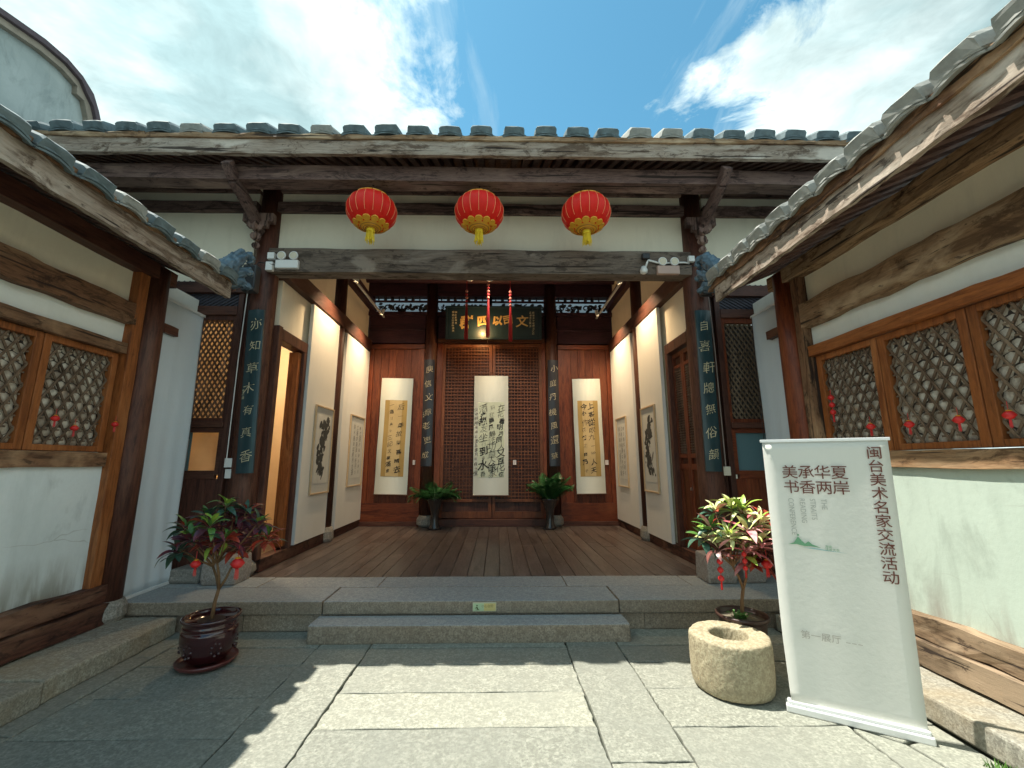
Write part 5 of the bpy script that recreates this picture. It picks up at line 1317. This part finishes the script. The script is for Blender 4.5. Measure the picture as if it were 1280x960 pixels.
def shrub(label, loc, pot, forks, ros, variants, seed, llen=(.145, .215)):
    T = thing('potted_shrub', label, 'potted shrub', loc); r = random.Random(seed)
    px, py, pz = loc
    rimz = pot(T)
    bark = plain('shrub_bark', (.20, .11, .05), .8, nz=.5, scale=30)
    f0 = Vector(forks[0]); m = MB(); m.tube([(0, 0, rimz - .06), (.01, .0, (rimz + f0.z) / 2), f0], [.017, .014, .013], 8)
    for (c, a) in ros:
        c = Vector(c); k = min(forks[1:] + [forks[0]], key=lambda q: (Vector(q) - c).length); k = Vector(k)
        mid = (k + c) / 2 + Vector((r.uniform(-.02, .02), r.uniform(-.02, .02), -.01)); m.tube([k, mid, c], [.009, .007, .005], 6)
    for q in forks[1:]: m.tube([f0, (f0 + Vector(q)) / 2 + Vector((.008, 0, .0)), q], [.012, .010, .009], 7)
    part('trunk', m, bark, T, smooth=True, wo=False)
    metab = {}
    for vi, (mt, wgt) in enumerate(variants):
        metab[vi] = [leaf_mesh(r.uniform(*llen), r.uniform(.046, .074), r.uniform(.1, .45), d, mt) for d in (.1, .5, 1.0, 1.5)]
    def leaf(c, d, sc_, vi):
        me = metab[vi][r.randrange(4)]; o = link(bpy.data.objects.new('leaf', me)); o.parent = T
        d = d.normalized(); q = d.to_track_quat('X', 'Z'); o.rotation_euler = (q @ Vector((0, 0, 0)).rotation_difference(Vector((0, 0, 1))) if False else q).to_euler()
        o.rotation_euler.rotate_axis('X', r.uniform(-.5, .5)); o.location = c; o.scale = (sc_,) * 3
    for (c, key) in ros:
        c = Vector(c); n = r.randint(15, 18) if True else 0; out = Vector((c.x, c.y, 0)) * 1.2
        base_v = key
        for i in range(n):
            a = i * 2.4 + r.uniform(-.3, .3); t = i / n; el = -.35 + 1.35 * t + r.uniform(-.15, .15)
            d = Vector((math.cos(a) * math.cos(el), math.sin(a) * math.cos(el), math.sin(el))) + out * .6
            opts = base_v if isinstance(base_v, tuple) else (base_v,)
            vi = opts[min(len(opts) - 1, int(t * len(opts) + r.uniform(-.35, .35)))] if r.random() < .85 else r.choices(range(len(variants)), [w for _, w in variants])[0]
            leaf(c + d.normalized() * .012 - Vector((0, 0, (1 - t) * .05)), d, r.uniform(.72, 1.12) * (1 - .32 * t), max(0, vi))
    return T
def pot_left(T):
    g = plain('glazed_maroon', (.045, .010, .012), .16, coat=.8, nz=.35, scale=9)
    m = MB(); m.lathe([(.135, .045), (.150, .05), (.178, .10), (.198, .16), (.204, .20), (.204, .235), (.203, .25), (.204, .262), (.194, .272), (.186, .285), (.196, .292), (.200, .302), (.194, .312), (.192, .330), (.205, .338), (.214, .352), (.212, .364), (.196, .366), (.188, .352), (.182, .33)], 48)
    p = part('pot', m, g, T, smooth=True, wo=False)
    r = random.Random(1)
    for q in range(6):      # raised floral sprigs on the belly
        a0 = q * math.pi / 3 + .3; m = MB()
        for k in range(7):
            a = a0 + .17 * math.cos(k * .9); z = .15 + .045 * math.sin(k * .9); c = (.194 * math.cos(a), .194 * math.sin(a), z); m.lathe([(.002, -.014), (.012, -.006), (.013, .006), (.002, .014)], 7, c)
        part('relief', m, g, p, smooth=True, wo=False)
    m = MB(); m.lathe([(.15, 0), (.19, .004), (.215, .025), (.222, .045), (.212, .048), (.195, .028), (.14, .024)], 40); part('saucer', m, plain('saucer_maroon', (.12, .025, .022), .3, coat=.5, nz=.2), T, smooth=True, wo=False)
    m = MB(); m.lathe([(.01, .332), (.10, .33), (.186, .322)], 24); part('soil', m, plain('soil', (.045, .025, .018), .95, nz=.6, scale=60), T, wo=False)
    return .36
def pot_right(T):
    g = plain('brown_pot', (.045, .022, .016), .4, nz=.3, scale=9)
    m = MB(); m.lathe([(.11, 0), (.13, .01), (.160, .18), (.175, .34), (.180, .36), (.196, .368), (.198, .392), (.186, .396), (.178, .375), (.172, .35)], 40); part('pot', m, g, T, smooth=True, wo=False)
    m = MB(); m.lathe([(.01, .360), (.10, .357), (.175, .350)], 24); part('soil', m, plain('pale_soil', (.15, .13, .09), .95, nz=.6, scale=60), T, wo=False)
    r = random.Random(8); m = MB()
    for k in range(60):
        a = r.uniform(0, 6.28); q = r.uniform(0, .05); x, y = -.03 + q * math.cos(a), -.02 + q * math.sin(a); l = r.uniform(.03, .08); an = r.uniform(0, 6.28); w = .008
        m.add([(x, y, .355), (x + l * .5 * math.cos(an) - w * math.sin(an), y + l * .5 * math.sin(an) + w * math.cos(an), .37 + l * .5), (x + l * math.cos(an), y + l * math.sin(an), .37 + l * .4), (x + l * .5 * math.cos(an) + w * math.sin(an), y + l * .5 * math.sin(an) - w * math.cos(an), .37 + l * .5)], [(0, 1, 2, 3)])
    part('weeds', m, plain('weed_green', (.08, .20, .04), .6, nz=.4), T, kind='stuff', wo=False)
    return .39
def shrubs():
    lm = leaf_mat
    purple = lm('leaf_purple', (.075, .030, .055), (.17, .035, .045), (.10, .025, .03)); green = lm('leaf_green', (.055, .15, .035), (.10, .23, .045), (.12, .18, .04))
    bright = lm('leaf_bright', (.20, .38, .05), (.40, .50, .07), (.40, .40, .10)); red = lm('leaf_red', (.42, .050, .025), (.24, .035, .025), (.40, .08, .04)); dkgreen = lm('leaf_dark', (.03, .085, .065), (.05, .13, .08), (.05, .08, .05))
    pink = lm('leaf_pink', (.74, .40, .40), (.60, .12, .15), (.6, .3, .3)); creamy = lm('leaf_cream', (.80, .80, .46), (.46, .56, .16), (.66, .62, .30)); brown = lm('leaf_brown', (.16, .055, .045), (.09, .03, .03), (.3, .12, .09))
    vL = [(purple, 5), (green, 2), (bright, 1), (red, 2), (dkgreen, 3)]
    rosL = [((.02, -.02, 1.25), (4, 1, 2)), ((-.16, .05, 1.15), (0, 4, 1)), ((.17, .04, 1.19), (0, 0, 4)), ((-.30, -.02, 1.07), (4, 0, 1)), ((.32, -.02, 1.10), (0, 0, 1)), ((.02, -.20, 1.11), (0, 1, 2)), ((-.13, -.18, 1.02), (0, 0, 1)),
            ((.15, -.18, 1.01), (0, 3, 1)), ((-.24, .10, 0.95), (3, 3, 0)), ((.26, .12, 0.97), (3, 3, 1)), ((.0, .16, 1.03), (0, 0, 4)), ((-.03, -.05, 0.95), (3, 3, 0)), ((.14, .0, 0.91), (3, 0, 0)), ((-.30, -.05, 0.89), (4, 4, 4)), ((.38, .03, 0.98), (3, 3, 1)), ((.07, .03, 1.15), (0, 0, 1))]
    T = shrub('bushy shrub with dark purple and green leaves in a glossy maroon pot, in shade', (-2.10, 3.83, 0), pot_left, [(.03, .0, .56), (-.04, .0, .74), (.10, .02, .72), (.03, -.06, .78)], rosL, vL, 5)
    vR = [(dkgreen, 2), (green, 2), (creamy, 3), (pink, 2), (brown, 3), (bright, 1), (red, 2)]
    rosR = [((-.12, .06, 1.20), (0, 1, 2)), ((.0, .0, 1.24), (1, 5, 2)), ((.08, -.02, 1.22), (2, 5)), ((-.22, -.05, 1.08), (0, 1, 1)), ((-.14, -.16, 1.04), (2, 2, 5)), ((.02, -.18, 1.08), (2, 3, 2)), ((.16, -.10, 1.14), (2, 2, 3)), ((.24, .0, 1.04), (2, 3, 2)),
            ((.10, -.18, .98), (3, 3, 2)), ((-.20, -.10, .93), (4, 4, 2)), ((.02, -.10, .90), (6, 3, 3)), ((.20, -.10, .92), (4, 4, 4)), ((-.05, .05, .98), (2, 3)), ((.28, -.05, .88), (4, 3)), ((.10, -.05, .82), (6, 4, 5)), ((-.26, .02, 1.0), (0, 2, 1)), ((.30, .05, 1.12), (2, 6))]
    shrub('shrub with cream, pink and green leaves in a dark pot behind the stone mortar', (2.245, 3.70, 0), pot_right, [(.03, .0, .58), (-.05, -.02, .76), (.08, .0, .74)], rosR, vR, 9, (.17, .24))
    # charms tied in the branches
    charm('red lantern charm hanging low in the dark-leaved shrub, on its right side', (-1.84, 3.66, .80), 1.35, group='red charms tied in the potted shrubs')
    charm('red lantern charm half hidden in the dark-leaved shrub, on its left side', (-2.16, 3.64, .80), 1.0, group='red charms tied in the potted shrubs')
    charm('red string charm hanging from the left branches of the bright-leaved shrub', (2.03, 3.56, .72), .85, 'string', group='red charms tied in the potted shrubs')
    charm('red lantern charm hanging in the bright-leaved shrub on the banner side', (2.41, 3.56, .80), 1.1, group='red charms tied in the potted shrubs')
    charm('red string charm down the middle stems of the bright-leaved shrub', (2.21, 3.52, .80), .7, 'string', group='red charms tied in the potted shrubs')
shrubs()

def ferns():
    fg = leaf_mat('frond_green', (.018, .085, .022), (.030, .13, .035), (.05, .16, .04)); vase = plain('vase_dark', (.035, .030, .028), .25, coat=.5, nz=.5, scale=10)
    def frond_mesh(L, arc, seed):
        r = random.Random(seed); m = MB(); n = 15; pts = []
        for i in range(n + 1):
            t = i / n; pts.append(Vector((L * t * (1 - .18 * arc * t), 0, L * (.62 * t - arc * .55 * t * t))))
        m.tube(pts, [.006 * (1 - .7 * i / n) for i in range(n + 1)], 4)
        for i in range(2, n + 1):
            t = i / n; l = .17 * L / .55 * math.sin(math.pi * (t * .8 + .15)) + .02
            for s in (-1, 1):
                for h_ in (0, .5):
                    p = pts[i] if h_ == 0 else (pts[i] + pts[i - 1]) / 2
                    e = p + Vector((l * .55, s * l * .85, -.02 - r.uniform(0, .02))); w = .011
                    mid = (p + e) / 2 + Vector((0, 0, .012)); m.add([p, mid + Vector((w, 0, 0)), e, mid - Vector((w, 0, 0))], [(0, 1, 2, 3)])
        me = m.mesh('frond', fix=False); me.materials.append(fg); return me
    fm = [frond_mesh(.62, a, i) for i, a in enumerate((.5, .9, 1.3))]
    for x, lb, sd in ((-1.02, 'leafy green fern in a tall dark vase between the left scroll and the doors', 3), (1.33, 'upright green fern in a tall dark vase between the doors and the right scroll', 6)):
        T = thing('potted_fern', lb, 'potted fern', (x, 9.0, .27), group='ferns before the back wall'); r = random.Random(sd)
        m = MB(); m.lathe([(.10, 0), (.125, .01), (.12, .04), (.085, .10), (.08, .26), (.10, .38), (.15, .50), (.185, .58), (.19, .60), (.17, .605), (.15, .57)], 28); part('vase', m, vase, T, smooth=True, wo=False)
        m = MB(); m.lathe([(.126, .0), (.13, .012), (.126, .022)], 28, (0, 0, .015)); part('foot_ring', m, vase, T, smooth=True, wo=False)
        m = MB(); m.lathe([(.01, .57), (.15, .56)], 20); part('soil', m, plain('soil', (.045, .025, .018), .95), T, wo=False)
        for i in range(30):
            o = link(bpy.data.objects.new('frond', fm[(i + (0 if sd == 3 else 2)) % 3] if sd == 3 else fm[min(1, i % 3)])); o.parent = T; a = i * 2.4
            o.location = (.03 * math.cos(a), .03 * math.sin(a), .57); o.rotation_euler = (r.uniform(-.3, .3), -.5 * (i % 4) / 4 - (.25 if sd == 6 else 0) + r.uniform(-.15, .1), a); s = r.uniform(.75, 1.05); o.scale = (s, s, s * (1.1 if sd == 6 else .9))
ferns()
